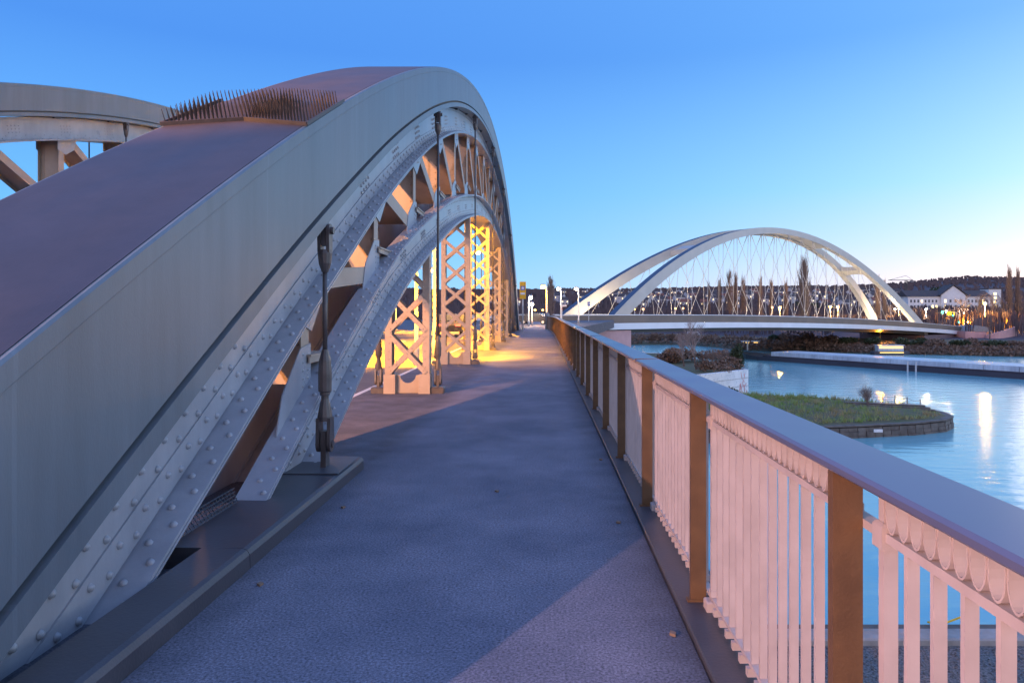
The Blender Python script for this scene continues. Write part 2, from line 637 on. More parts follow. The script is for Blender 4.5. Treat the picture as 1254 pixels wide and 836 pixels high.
def ground_h(ratio, z):
    d = z - lerp(shore, ratio)
    cr = lerp(crest, ratio)
    tab = [(-5, -11.5), (0, -10.2), (3, -9.0), (10, -8.2), (35, -7.8), (68, -7.6), (84, -5.3), (200, -4.0), (330, 1.0), (520, 12.0), (820, 27.0), (1280, cr), (1500, cr - 4), (2200, 10)]
    return lerp(tab, d)


ds = [-4, 0, 3, 6, 10, 16, 24, 35, 45, 60, 90, 130, 200, 260, 330, 420, 520, 620, 720, 820, 920, 1020, 1120, 1220, 1280, 1350, 1500, 1800, 2200]
NR = 150
rng = random.Random(3)
for i in range(NR + 1):
    r = -1.2 + 3.4 * i / NR
    for d in ds:
        z = lerp(shore, r) + d
        h = ground_h(r, z)
        if d > 300:
            h += rng.uniform(-1.5, 1.5) * (d / 900)
        elif d > 0:
            h += rng.uniform(-.15, .15)
        mb.v.append((r * z, z, h))
n = len(ds)
for i in range(NR):
    for k in range(n - 1):
        mb.f.append((i * n + k, (i + 1) * n + k, (i + 1) * n + k + 1, i * n + k + 1))
tag(struct('hillside_terrain', mb, M['hill']), None)
mb2 = MB()          # earth of the far river bank, just above the terrain
for i in range(NR + 1):
    r = -1.2 + 3.4 * i / NR
    for d in ds[1:9]:
        z = lerp(shore, r) + d
        mb2.v.append((r * z, z, ground_h(r, z) + .2))
n = 8
for i in range(NR):
    for k in range(n - 1):
        mb2.f.append((i * n + k, (i + 1) * n + k, (i + 1) * n + k + 1, i * n + k + 1))
struct('river_bank', mb2, M['bank'])

# bridge deck: footway on the right, carriageway between the arches
XC = -2.56            # centre line of the near arch
DX = -10.74           # the far arch stands across the carriageway
struct('bridge_deck', MB().box(-16.0, .98, -30, 60, -1.3, -.12), M['concrete'])
struct('footway', MB().box(-3.42, .70, -30, 61, -.11, 0.0), M['walk'])
struct('road', MB().box(-11.68, -3.44, -30, 150, -.115, -.09), M['road'])
struct('far_footway', MB().box(-16.0, -11.7, -30, 61, -.11, 0.0), M['walk'])
mb = MB()
for y in range(-12, 130, 6):
    mb.box(-7.64, -7.50, y, y + 3, -.09, -.086)
mb.box(-3.72, -3.60, -25, 130, -.09, -.086)
mb.box(-11.50, -11.38, -25, 130, -.09, -.086)
struct('road_markings', mb, M['line_white'])
struct('junction_ground', MB().prism([(-120, 61, -1.5), (2.0, 61, -1.5), (13.2, 132, -1.5), (13.2, 137, -1.5), (-120, 137, -1.5)], (0, 0, 1.37)), M['walk'])
struct('near_bank', MB().add([(-120, -60, -9), (60, -60, -9), (60, 23, -9), (2, 23, -9), (2, 61, -9), (13.2, 132, -9), (13.2, 136, -9), (-120, 136, -9)], [(0, 1, 2, 3, 4, 5, 6, 7)]), M['gravel'])

# ------------------------------------------------------------------ the riveted arch
PA, PB, PM = 8.92, .01004, 30.0


def P(y):
    return PA - PB * (y - PM) ** 2


KTAB = [(4, 1.0), (7, .955), (9, .90), (12.5, .84), (16, .805), (30, .80)]
LTAB = [(7, -.06), (9.5, -.02), (13.6, .28), (17, .45), (20.3, .60), (30, .75)]


def AP(y, d):
    """point d below the crown line, square to it -> (y, z); the ring thins and the truss deepens towards the crown"""
    ye = 30 - abs(30 - y)
    d = d * lerp(KTAB, ye) if d < 2 else d + lerp(LTAB, ye)
    sl = -2 * PB * (y - PM)
    s = hypot(1, sl)
    return y + d * sl / s, P(y) - d / s


def curve_at(yq, d):
    """height of the offset curve above station yq"""
    y = yq
    for _ in range(12):
        y += yq - AP(y, d)[0]
    return AP(y, d)[1]


def sweep(mb, poly, y0, y1, n):
    base = len(mb.v)
    m = len(poly)
    for i in range(n + 1):
        y = y0 + (y1 - y0) * i / n
        for x, d in poly:
            yy, zz = AP(y, d)
            mb.v.append((x, yy, zz))
    for i in range(n):
        for k in range(m):
            j = (k + 1) % m
            mb.f.append((base + i * m + k, base + i * m + j, base + (i + 1) * m + j, base + (i + 1) * m + k))
    mb.f.append(tuple(base + k for k in range(m)))
    mb.f.append(tuple(base + n * m + k for k in range(m - 1, -1, -1)))


def rect(x0, x1, d0, d1):
    return [(x0, d0), (x1, d0), (x1, d1), (x0, d1)]


def arch_normal(y):
    sl = -2 * PB * (y - PM)
    s = hypot(1, sl)
    return Vector((0, -sl / s, 1 / s)), Vector((0, 1 / s, sl / s))


arch = thing('bridge_arch', (XC, 0.2, 0), 'nearer riveted grey steel arch beside the footway, with spikes on its back', 'bridge arch', 'arches of the old bridge')
HB = .60                                  # half width of the box
YS, YE, NS = -1.6, 61.6, 150
mb = MB()
c = .012
sweep(mb, [(XC - HB + c, 0), (XC + HB - c, 0), (XC + HB, c), (XC + HB, .10), (XC + HB - .006, .106), (XC + HB - .006, .79), (XC - HB + .006, .79), (XC - HB + .006, .106), (XC - HB, .10), (XC - HB, c)], YS, YE, NS)
box = mb.build('box_girder', M['box_paint'], arch)
mb = MB()
sweep(mb, [(XC - HB + .03, -.004), (XC + HB - .03, -.004), (XC + HB - .03, -.001), (XC - HB + .03, -.001)], YS, YE, NS)
mb.build('back_plate', M['box_back'], arch)
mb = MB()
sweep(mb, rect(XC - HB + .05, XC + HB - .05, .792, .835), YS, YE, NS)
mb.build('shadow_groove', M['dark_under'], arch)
mb = MB()
sweep(mb, rect(XC - HB + .004, XC + HB - .004, .837, .95), YS, YE, NS)
mb.build('lower_band', M['box_paint'], arch)
for y in [3.5 + 2.4 * k for k in range(24)]:
    mb = MB()
    b0 = len(mb.v)
    for yy0 in (y - .12, y + .12):
        for x, d in rect(XC - .40, XC + .40, .952, 1.0):
            yy, zz = AP(yy0, d)
            mb.v.append((x, yy, zz))
    mb.f += [(b0, b0 + 1, b0 + 2, b0 + 3), (b0 + 7, b0 + 6, b0 + 5, b0 + 4)] + [(b0 + k, b0 + 4 + k, b0 + 4 + (k + 1) % 4, b0 + (k + 1) % 4) for k in range(4)]
    mb.build('bearing_block', M['iron'], arch)

XW, XF = .28, .48                         # half distance of web planes, half width over flanges
mb = MB()


def chord(mb, d_top, d_bot, top_full):
    for s in (-1, 1):
        w = XC + s * XW
        o = lambda a, b: (min(w + s * a, w + s * b), max(w + s * a, w + s * b))
        sweep(mb, rect(*o(-.03, 0), d_top, d_bot), YS + .4, YE - .4, NS)
        sweep(mb, rect(*o(.001, .012), d_bot - .19, d_bot - .012), YS + .4, YE - .4, NS)       # upright leg of the angle
        if top_full:
            sweep(mb, rect(*o(.001, .012), d_top + .012, d_top + .17), YS + .4, YE - .4, NS)
        f = XF - XW
        sweep(mb, rect(*o(-.05, f), d_bot, d_bot + .016), YS + .4, YE - .4, NS)                 # flange plates, a stack
        sweep(mb, rect(*o(-.05, f - .010), d_bot + .018, d_bot + .034), YS + .4, YE - .4, NS)
        sweep(mb, rect(*o(-.05, f - .004), d_bot + .036, d_bot + .052), YS + .4, YE - .4, NS)
        if top_full:
            sweep(mb, rect(*o(-.05, f), d_top - .017, d_top - .001), YS + .4, YE - .4, NS)
            sweep(mb, rect(*o(-.05, f - .008), d_top - .035, d_top - .019), YS + .4, YE - .4, NS)
        else:
            sweep(mb, rect(*o(-.05, .030), d_top - .026, d_top - .001), YS + .4, YE - .4, NS)
            sweep(mb, rect(*o(-.05, .055), d_top - .052, d_top - .028), YS + .4, YE - .4, NS)
    # plate closing the inside of the chord
    if not top_full:
        sweep(mb, rect(XC - XW + .032, XC + XW - .032, d_top - .02, d_top + .01), YS + .4, YE - .4, NS)
    sweep(mb, rect(XC - XW + .052, XC + XW - .052, d_bot + .02, d_bot + .04), YS + .4, YE - .4, NS)


UT, UB, LT, LB = 1.03, 1.655, 2.50, 3.06
chord(mb, UT, UB, False)


def riv(mb, x, y, d, nrm, r, seg=8):
    yy, zz = AP(y, d)
    mb.dome((x, yy, zz), nrm, r, r * .85, seg, 2 if seg >= 8 else 1)


def rivets(mb, d_top, d_bot, top_full):
    xo = XC + XW
    y = 1.2
    k = 0
    rr = random.Random(5)
    while y < 59:
        near = y < 16
        seg = 10 if y < 7 else (8 if near else 5)
        r = .0235
        nn, tt = arch_normal(y)
        k += 1
        # angle leg, staggered
        riv(mb, xo + .013, y, d_bot - (.06 if k % 2 else .13), (1, 0, 0), r, seg)
        # flange, staggered, on its upper side
        riv(mb, xo + (.07 if k % 2 else .145), y, d_bot - .001, nn, r, seg)
        if top_full:
            riv(mb, xo + .013, y, d_top + (.055 if k % 2 else .12), (1, 0, 0), r, seg)
            riv(mb, xo + (.07 if k % 2 else .145), y, d_top - .036, nn, r, seg)
        y += .125 if near else .17
    # splice clusters on the web plate
    clus = [(2.4, 4.9)] if not top_full else [(5.0, 7.2)]
    y = 8.4
    while y < 58:
        clus.append((y, y + .5))
        y += 1.95
    for a, b in clus:
        y = a
        k = 0
        while y < b:
            seg = 10 if y < 7 else (8 if y < 16 else 5)
            rows = (.10, .20, .30, .40) if not top_full else (.20, .26, .32, .38)
            rows = rows[k % 2::2] if b - a > 1 else rows[1:]
            for dd in rows:
                riv(mb, xo + .002, y, d_top + dd + rr.uniform(-.004, .004), (1, 0, 0), .024, seg)
            k += 1
            y += .125


upper = mb.build('upper_chord', M['chord_paint'], arch)
mb = MB()
rivets(mb, UT, UB, False)
mb.build('rivet_rows', M['chord_paint'], upper, True)
mb = MB()
chord(mb, LT, LB, True)
lower = mb.build('lower_chord', M['chord_paint'], arch)
mb = MB()
rivets(mb, LT, LB, True)
mb.build('rivet_rows', M['chord_paint'], lower, True)

PAN = [30 + 2.9 * k for k in range(-8, 9)]
for i, y in enumerate(PAN):
    zt, zb = curve_at(y, UB + .053), curve_at(y, LT - .036)
    if zt < .1:
        continue
    zb = max(zb, -.2)
    mb = MB()
    mb.box(XC - XW + .013, XC + XW - .013, y - .008, y + .008, zb, zt)            # web plate across the arch
    for s in (-1, 1):
        w = XC + s * XW
        mb.box(min(w, w - s * .012), max(w, w - s * .012), y - .11, y + .11, zb - .02, zt + .02)
        x2 = w - s * .015
        mb.box(min(x2, x2 - s * .09), max(x2, x2 - s * .09), y - .020, y - .0085, zb, zt)
        z = zb + .08
        while z < zt:
            mb.dome((w - s * .062, y - .0205, z), (0, -1, 0), .019, .014, 6, 1)
            z += .15
    post = mb.build('vertical_post', M['truss_paint'], arch)
for i, y in enumerate(PAN[:-1]):
    left = y < PM - 1
    y1 = PAN[i + 1]
    if left:
        a = (y + .34, curve_at(y + .34, UB + .045))
        b = (y1 - .42, curve_at(y1 - .42, LT - .03) + .06)
    else:
        a = (y1 - .34, curve_at(y1 - .34, UB + .045))
        b = (y + .42, curve_at(y + .42, LT - .03) + .06)
    mb = MB()
    mb.bar((XC, a[0], a[1]), (XC, b[0], b[1]), .014, 2 * XW - .03)
    for s in (-1, 1):
        x = XC + s * (XW - .004)
        mb.bar((x, a[0], a[1]), (x, b[0], b[1]), .21, .012)
        for t in [q / 16 for q in range(1, 16)]:
            yy, zz = a[0] + (b[0] - a[0]) * t, a[1] + (b[1] - a[1]) * t
            mb.dome((x - s * .06, yy, zz), (0, -.6 if left else -.6, -.5), .018, .02, 5, 1)
    mb.build('diagonal_brace', M['truss_paint'], arch)
    # gusset plates, proud of the web plane
for i, y in enumerate(PAN):
    for s in (1, -1):
        x = XC + s * (XW + .0035)
        zt = lambda q: curve_at(q, UB - .03)
        zb = lambda q: curve_at(q, LT + .03)
        mb = MB()
        w = .42
        mb.prism([(x, y - .16, zb(y - .16)), (x, y - .80, zb(y - .80)), (x, y - .62, zb(y - .62) + .34), (x, y - .16, zb(y) + .42), (x, y + .13, zb(y) + .46), (x, y + .13, zb(y + .13))], (s * .011, 0, 0))
        for q in range(5):
            for r_ in range(2):
                mb.dome((x + s * .012, y - .10 + r_ * .14, zb(y) + .06 + q * .075), (s, 0, 0), .018, .013, 6, 1)
        mb.build('gusset_plate', M['chord_paint'], arch)
        mb = MB()
        mb.prism([(x, y - .16, zt(y - .16)), (x, y - .16, zt(y) - .34), (x, y + .16, zt(y) - .42), (x, y + .50, zt(y + .5) - .34), (x, y + .62, zt(y + .62))], (s * .011, 0, 0))
        for q in range(4):
            mb.dome((x + s * .012, y + .1 + q * .08, zt(y) - .22 + q * .02), (s, 0, 0), .018, .013, 6, 1)
        mb.build('gusset_plate', M['chord_paint'], arch)
    mb = MB()
    z = curve_at(y, LT) + .30
    if z > .2:
        dirn = 1 if y < PM else -1
        mb.box(XC - XW - .06, XC + XW + .06, min(y, y + dirn * .72), max(y, y + dirn * .72), z, z + .022)
        mb.box(XC + XW + .03, XC + XW + .045, min(y, y + dirn * .72), max(y, y + dirn * .72), z - .06, z - .001)
        for q in range(5):
            mb.dome((XC + XW - .02, y + dirn * (.1 + q * .12), z + .022), (0, 0, 1), .018, .013, 6, 1)
            mb.dome((XC + XW - .14, y + dirn * (.1 + q * .12), z + .022), (0, 0, 1), .018, .013, 6, 1)
        mb.build('shelf_plate', M['truss_paint'], arch)

HANG = [6.5, 13.5, 20.9, 28.4, 36.0, 43.6, 51.2]
for y in HANG[1:-1]:
    zt = curve_at(y, LB + .053) + .02
    hw, dp = .42, .12
    mb = MB()
    # crossed flat bars between the two legs
    nz = max(1, round((zt - .36) / .70))
    ph = (zt - .36) / nz
    for k in range(nz):
        z0, z1 = .36 + k * ph, .36 + (k + 1) * ph
        for yy, fl in ((y - dp - .006, 1), (y - dp - .020, -1), (y + dp + .006, 1), (y + dp + .020, -1)):
            a, b = (XC - fl * (hw - .07), yy, z0 + .03), (XC + fl * (hw - .07), yy, z1 - .03)
            mb.bar(a, b, .085, .012, (0, 1, 0))
            if yy < y:
                for t in (.06, .22, .36, .5, .64, .78, .94):
                    p = Vector(a).lerp(Vector(b), t)
                    mb.dome((p.x, yy - .007, p.z), (0, -1, 0), .016, .013, 5, 1)
    col = mb.build('lattice_column', M['lattice_paint'], arch)
    for s in (-1, 1):
        x = XC + s * hw
        mb = MB()
        mb.box(min(x, x - s * .014), max(x, x - s * .014), y - dp, y + dp, .02, zt)
        for yy in (y - dp, y + dp):
            e = .012 if yy < y else -.012
            mb.box(min(x - s * .015, x - s * .13), max(x - s * .015, x - s * .13), min(yy, yy + e), max(yy, yy + e), .02, zt)
        z = .5
        while z < zt:
            mb.dome((x - s * .08, y - dp, z), (0, -1, 0), .017, .013, 5, 1)
            mb.dome((x, y - .06, z + .05), (s, 0, 0), .017, .013, 5, 1)
            mb.dome((x, y + .06, z + .05), (s, 0, 0), .017, .013, 5, 1)
            z += .15
        mb.build('leg', M['lattice_paint'], col)
    for s in (-1, 1):
        mb = MB()
        x0, x1 = sorted((XC + s * (hw + .016), XC + s * (hw - .20)))
        mb.box(x0, x1, y - dp - .045, y + dp + .045, 0.001, .36)
        for q in range(4):
            mb.dome((XC + s * (hw - .17), y - dp - .045, .06 + q * .08), (0, -1, 0), .013, .01, 5, 1)
        mb.build('foot_plate', M['lattice_paint'], col)
    prof = [(-.22, 0.002), (.22, .002), (.22, .34)] + [(.15 * cos(t), .34 - .15 * sin(t) * 1.0) for t in [pi * q / 10 for q in range(11)]] + [(-.22, .34)]
    mb = MB()
    mb.prism([(XC + a, y - .04, b) for a, b in prof], (0, .02, 0))
    mb.build('web_plate', M['truss_paint'], col)


def hanger(y, side):
    x = XC + side * .565
    zt = curve_at(y, .95) - .01
    z0 = .12 if y < 7 else 0.0
    if y > 50:
        z0 = .12
    mb = MB()
    mb.tube([(x, y, z0 + 1.02), (x, y, zt - .42)], .022, 10)
    rod = mb.build('hanger_rod', M['iron'], arch, True)
    mb = MB()           # upper fork: two cheeks, pin, socket
    for e in (-1, 1):
        xx = x + e * .040
        prof = []
        for q in range(13):
            t = pi * q / 12
            prof.append((.062 * cos(t), .062 * sin(t)))
        pts = [(xx - .014, y + a, zt - .06 + b) for a, b in prof] + [(xx - .014, y - .050, zt - .26), (xx - .014, y + .050, zt - .26)]
        mb.prism(pts, (.028, 0, 0))
    mb.tube([(x, y, zt - .235), (x, y, zt - .27), (x, y, zt - .36), (x, y, zt - .44)], [.058, .066, .056, .030], 12)
    mb.tube([(x - .080, y, zt - .06), (x + .082, y, zt - .06)], .034, 12)
    mb.box(x - .020, x + .020, y - .05, y + .05, zt - .20, zt + .06)
    mb.build('upper_fork', M['iron'], rod)
    mb = MB()           # turnbuckle sleeve
    mb.tube([(x, y, z0 + .60), (x, y, z0 + .66), (x, y, z0 + .665), (x, y, z0 + .69), (x, y, z0 + .70), (x, y, z0 + .86), (x, y, z0 + .98), (x, y, z0 + 1.08)], [.034, .034, .046, .046, .060, .062, .054, .028], 12)
    mb.build('turnbuckle', M['iron'], rod)
    mb = MB()           # lower fork
    for e in (-1, 1):
        xx = x + e * .050
        pts = []
        for q in range(13):
            t = pi + pi * q / 12
            pts.append((xx - .015, y + .074 * cos(t), z0 + .22 + .074 * sin(t)))
        pts += [(xx - .015, y + .058, z0 + .46), (xx - .015, y - .058, z0 + .46)]
        mb.prism(pts, (.030, 0, 0))
    mb.tube([(x, y, z0 + .43), (x, y, z0 + .47), (x, y, z0 + .56), (x, y, z0 + .63)], [.068, .068, .052, .034], 12)
    mb.tube([(x - .078, y, z0 + .22), (x + .078, y, z0 + .22)], .036, 12)
    mb.build('lower_fork', M['iron'], rod)
    mb = MB()
    mb.box(x - .024, x + .024, y - .055, y + .055, z0 + .01, z0 + .34)
    if z0 < .1:
        mb.cbox(x - .12, x + .12, y - .12, y + .12, z0, z0 + .12, .02)
    mb.build('anchor_block', M['iron'], rod)


for y in HANG:
    for side in (1, -1):
        hanger(y, side)

# chevron mat of anti-climb spikes on the back of the arch
mb = MB()
n_row, n_col = 13, 38
sp = []
for a in range(n_row):
    for b in range(n_col):
        u = -1 + 2 * b / (n_col - 1)
        y = 6.12 - .20 * abs(u) + a * .076
        sp.append((XC + u * (HB - .02), y))
rr = random.Random(11)
for x, y in sp:
    nn, tt = arch_normal(y)
    yy, zz = AP(y, -.012)
    p = Vector((x, yy, zz))
    q = p + Vector((rr.uniform(-.004, .004), 0, 0)) + nn * .115 + tt * rr.uniform(-.005, .005) - Vector((0, .02, 0))
    mb.tube([p, q], [.0055, .0028], 4)
for s in (-1, 1):
    pts = []
    for y, u in ((6.08, 0), (5.88, s), (6.98, s), (7.10, 0)):
        yy, zz = AP(y, -.002)
        pts.append((XC + u * (HB + .004), yy, zz))
    mb.prism(pts, tuple(arch_normal(6.5)[0] * .010))
    y0 = Vector(pts[0]); y1 = Vector(pts[1]); y2 = Vector(pts[2])
    mb.bar(y0 + Vector((0, 0, .02)), y1 + Vector((0, 0, .02)), .03, .014)
    mb.bar(y1 + Vector((0, 0, .02)), y2 + Vector((0, 0, .02)), .03, .014)
mb.build('spike_mat', M['rust'], arch)

far_arch = copy_tree(arch)
far_arch.location.x += DX
far_arch.location.y += .8
far_arch['label'] = 'farther grey steel arch beyond the carriageway, mostly hidden behind the nearer arch'
for ch in list(far_arch.children):
    if ch.name.startswith('spike_mat'):
        bpy.data.objects.remove(ch)

# steel kerb cover beside the arch foot
kerb = thing('kerb_cover', (-1.95, 3, 0), 'dark steel kerb cover at the foot of the nearer arch, between arch and footway', 'kerb')


def kerb_piece(xi, y0, y1):
    mb = MB()
    prof = [(-1.765, .001), (-1.768, .085), (-1.785, .112), (-1.81, .122), (xi, .128), (xi, .001)]
    mb.prism([(a, y0, b) for a, b in prof], (0, y1 - y0, 0))
    return mb.build('cover_plate', M['kerb_steel'], kerb)


kerb_piece(-2.055, -3, 4.28)
k2 = kerb_piece(-2.33, 4.286, 7.0)
mb = MB()
mb.cbox(-2.35, -1.79, 6.2, 6.8, .129, .135, .003)
mb.build('anchor_plate', M['kerb_steel'], kerb)
mb = MB()               # fine safety mesh between the chords at the arch foot
for k in range(22):
    x0 = 4.25 + k * .05
    mb.tube([(XC + XW + .004, x0, .128), (XC + XW - .03, x0 - .05, .235)], .0035, 4)
for k in range(5):
    mb.tube([(XC + XW + .004 - .007 * k, 4.2, .135 + k * .024), (XC + XW + .004 - .007 * k, 5.3, .135 + k * .024)], .0035, 4)
mb.build('wire_mesh', M['kerb_steel'], kerb)

# ------------------------------------------------------------------ railing along the footway
RX = .775
rail = thing('bridge_railing', (RX, 1.9, 0), 'brown and cream iron railing with broad flat handrail along the river side of the footway', 'railing')
BAY = 1.82
YP0 = 1.894
posts = [YP0 + BAY * k for k in range(-2, 33)]


def rx(y):                                # the far end bends slightly to the left
    return -max(0, y - 46) ** 2 * .0022


def strip(mb, poly, ys):
    base = len(mb.v)
    m = len(poly)
    for y in ys:
        for x, z in poly:
            mb.v.append((x + rx(y), y, z))
    for i in range(len(ys) - 1):
        for k in range(m):
            j = (k + 1) % m
            mb.f.append((base + i * m + k, base + i * m + j, base + (i + 1) * m + j, base + (i + 1) * m + k))
    mb.f.append(tuple(base + k for k in range(m)))
    mb.f.append(tuple(base + (len(ys) - 1) * m + k for k in range(m - 1, -1, -1)))


ys = [posts[0]] + [p for p in posts[1:]]
mb = MB()
strip(mb, [(RX - .012, 1.128), (RX - .018, 1.134), (RX - .018, 1.148), (RX - .008, 1.156), (RX + .172, 1.160), (RX + .182, 1.152), (RX + .182, 1.128)], ys)
mb.build('handrail', M['rail_top'], rail)
for y in posts[1::3][:9]:
    mb = MB()
    x = RX + rx(y)
    mb.box(x - .0195, x + .1835, y + .30, y + .306, 1.1275, 1.1615)
    mb.build('rail_joint', M['rail_post'], rail)
mb = MB()
strip(mb, rect(RX + .078, RX + .116, .975, .998), ys)
strip(mb, rect(RX + .080, RX + .116, 1.112, 1.127), ys)
mb.build('middle_rail', M['rail_bar'], rail)
mb = MB()
strip(mb, [(RX - .07, .001), (RX - .07, .028), (RX - .064, .034), (RX + .20, .034), (RX + .20, -.3), (RX - .05, -.3)], ys)
mb.build('base_plate', M['kerb_steel'], rail)
mb = MB()
strip(mb, rect(RX + .080, RX + .114, .085, .100), ys)
mb.build('bottom_rail', M['rail_bar'], rail)
for y in posts:
    mb = MB()
    x = RX + rx(y)
    mb.box(x - .002, x + .078, y, y + .014, .02, 1.127)
    mb.box(x - .002, x + .012, y + .0145, y + .034, .02, 1.127)
    mb.box(x - .020, x + .085, y - .010, y + .040, -.05, .045)
    mb.build('post', M['rail_post'], rail)


def stile(mb, y):
    x = RX + rx(y)
    mb.box(x + .079, x + .115, y - .014, y + .014, .101, 1.111)
    mb.cbox(x + .068, x + .124, y - .026, y + .026, .955, 1.020, .008)
    mb.box(x + .074, x + .120, y - .020, y + .020, .102, .135)
    mb.cbox(x + .050, x + .118, y - .040, y + .040, .035, .084, .006)


def baluster(mb, y):
    x = RX + rx(y)
    mb.box(x + .082, x + .112, y - .0075, y + .0075, .1005, .9745)
    mb.box(x + .064, x + .110, y - .014, y + .014, .050, .0845)


def oval(mb, y):
    x = RX + rx(y)
    N = 18
    base = len(mb.v)
    for k in range(N):
        t = 2 * pi * k / N
        cz, cy = 1.0550 + .0565 * sin(t), y + .0285 * cos(t)
        iz, iy = 1.0550 + .0515 * sin(t), y + .0235 * cos(t)
        mb.v += [(x + .082, cy, cz), (x + .113, cy, cz), (x + .113, iy, iz), (x + .082, iy, iz)]
    for k in range(N):
        j = (k + 1) % N
        a, b = base + 4 * k, base + 4 * j
        mb.f += [(a, b, b + 1, a + 1), (a + 1, b + 1, b + 2, a + 2), (a + 2, b + 2, b + 3, a + 3), (a + 3, b + 3, b, a)]


bal, ova, sti = [], [], []
for p in posts[:-1]:
    sti += [p + .12, p + BAY - .10]
    nb = 14
    y0, y1 = p + .12, p + BAY - .10
    for k in range(1, nb):
        bal.append(y0 + (y1 - y0) * k / nb)
    for k in range(2 * nb - 1):
        ova.append(y0 + (y1 - y0) * (k + .75) / (2 * nb - .5))
for lst, fn, nm, limit in ((bal, baluster, 'baluster', 98), (ova, oval, 'oval_ring', 98), (sti, stile, 'panel_stile', 60)):
    seen = [y for y in lst if y > 1.2]
    rest = [y for y in lst if y <= 1.2] + seen[limit:]
    for y in seen[:limit]:
        mb = MB()
        fn(mb, y)
        mb.build(nm, M['rail_bar'], rail)
    mb = MB()
    for y in rest:
        fn(mb, y)
    tag(mb.build(nm + '_run', M['rail_bar'], rail), kind='stuff')

# ------------------------------------------------------------------ street lamps
def point(parent, loc, power, color, radius, aim=None, cone=150):
    l = bpy.data.lights.new('lamp_light', 'SPOT' if aim else 'POINT')
    if aim:
        l.spot_size = radians(cone)
        l.spot_blend = .5
    l.energy = power
    l.color = color
    l.shadow_soft_size = radius
    o = bpy.data.objects.new('lamp_light', l)
    COL.objects.link(o)
    o.parent = parent
    o.location = Vector(loc) - parent.location
    if aim:
        o.rotation_euler = Vector(aim).to_track_quat('-Z', 'Y').to_euler()
    return o


def lamp(base, h, arm, label, pole='pole', glow='lamp_orange', light=None, r=.06, head=.16, group=None, aim=None, cone=150):
    """pole with an arm (dx, dy) and a lamp head"""
    t = thing('street_lamp', base, label, 'street lamp', group)
    bx, by, bz = base
    top = bz + h
    mb = MB()
    mb.tube([(bx, by, bz), (bx, by, bz + .6), (bx, by, bz + .65), (bx, by, top)], [r * 1.5, r * 1.5, r, r * .7], 8)
    mb.build('pole', M[pole], t, True)
    hx, hy = bx + arm[0], by + arm[1]
    mb = MB()
    if abs(arm[0]) + abs(arm[1]) > .05:
        mb.tube([(bx, by, top - .1), (bx + arm[0] * .3, by + arm[1] * .3, top + .12), (hx, hy, top + .10)], r * .55, 6)
        mb.build('arm', M[pole], t, True)
    mb = MB()
    mb.ball((hx, hy, top + .09 + head * .3), head * 1.3, 8, 4, .45)
    mb.build('housing', M[pole], t)
    mb = MB()
    mb.ball((hx, hy, top - head * .45), head, 8, 6, .7)
    mb.build('lamp_glass', M[glow], t, True)
    if light:
        point(t, (hx, hy, top - head * 1.4 - .02), light[0], light[1], light[2], aim, cone)
    return t


ORANGE2 = (1.0, .38, .07)
ORANGE, WARM, PINK, YEL = (1.0, .36, .015), (1.0, .74, .45), (1.0, .54, .42), (1.0, .40, .0)
lamp((-11.75, -6.5, 0), 4.15, (2.2, 0), 'street lamp behind the viewer that lights the near railing', 'pole_dark', 'lamp_orange', (5600, PINK, .05), aim=(10, 11.0, -2.6), cone=100)
lamp((-3.85, 25.2, -.09), 5.6, (-.5, 0), 'sodium street lamp at the road edge before the brightest lattice column of the nearer arch', 'pole', 'lamp_orange', (3000, YEL, .08), aim=(.2, .5, -1), cone=160)
lamp((-3.85, 47.2, -.09), 5.6, (-.5, 0), 'sodium street lamp at the road edge near the far end of the nearer arch', 'pole', 'lamp_orange', (9000, YEL, .08), aim=(.2, .2, -1), cone=130)
lamp((-11.6, 2.0, -.09), 7.1, (2.8, 0), 'sodium street lamp arching over the carriageway beside the farther arch foot', 'pole', 'lamp_orange', (6000, ORANGE2, .05), aim=(7.6, 12.0, -6.6), cone=54)
lamp((-11.6, 19.5, -.09), 4.9, (2.8, 0), 'sodium street lamp arching over the carriageway before the middle of the farther arch', 'pole', 'lamp_orange', (9000, YEL, .10), aim=(-.1, .1, -1), cone=100)
lamp((-11.6, 28, -.09), 4.9, (2.8, 0), 'sodium street lamp arching over the carriageway at the middle of the farther arch', 'pole', 'lamp_orange', (9000, YEL, .10), aim=(.25, .2, -1), cone=115)
lamp((-11.6, 37, -.09), 4.9, (2.8, 0), 'sodium street lamp arching over the carriageway beyond the middle of the farther arch', 'pole', 'lamp_orange', (9000, YEL, .12), aim=(.25, 0, -1), cone=115)
lamp((-11.6, 56, -.09), 4.9, (2.8, 0), 'sodium street lamp arching over the carriageway beside the far end of the farther arch', 'pole', 'lamp_orange', (9000, YEL, .12), aim=(0, 0, -1), cone=105)
lamp((-3.85, 21.6, -.09), 5.0, (-.4, 0), 'added sodium lamp casting a yellow pool at the road edge behind the second lattice column of the nearer arch', 'pole', 'lamp_orange', (12000, YEL, .08), aim=(0, .45, -1), cone=80)  # extra lamp added for the strong narrow pool below the lattice columns

# lamps at the junction beyond the footway
def lamp_px(px, Y, ytop, base, arm, label, glow, light=None, r=.09, head=.22, pole='pole'):
    X = at(px, Y)
    return lamp((X, Y, base), hgt(ytop, Y) - base, arm, label, pole, glow, light, r, head)


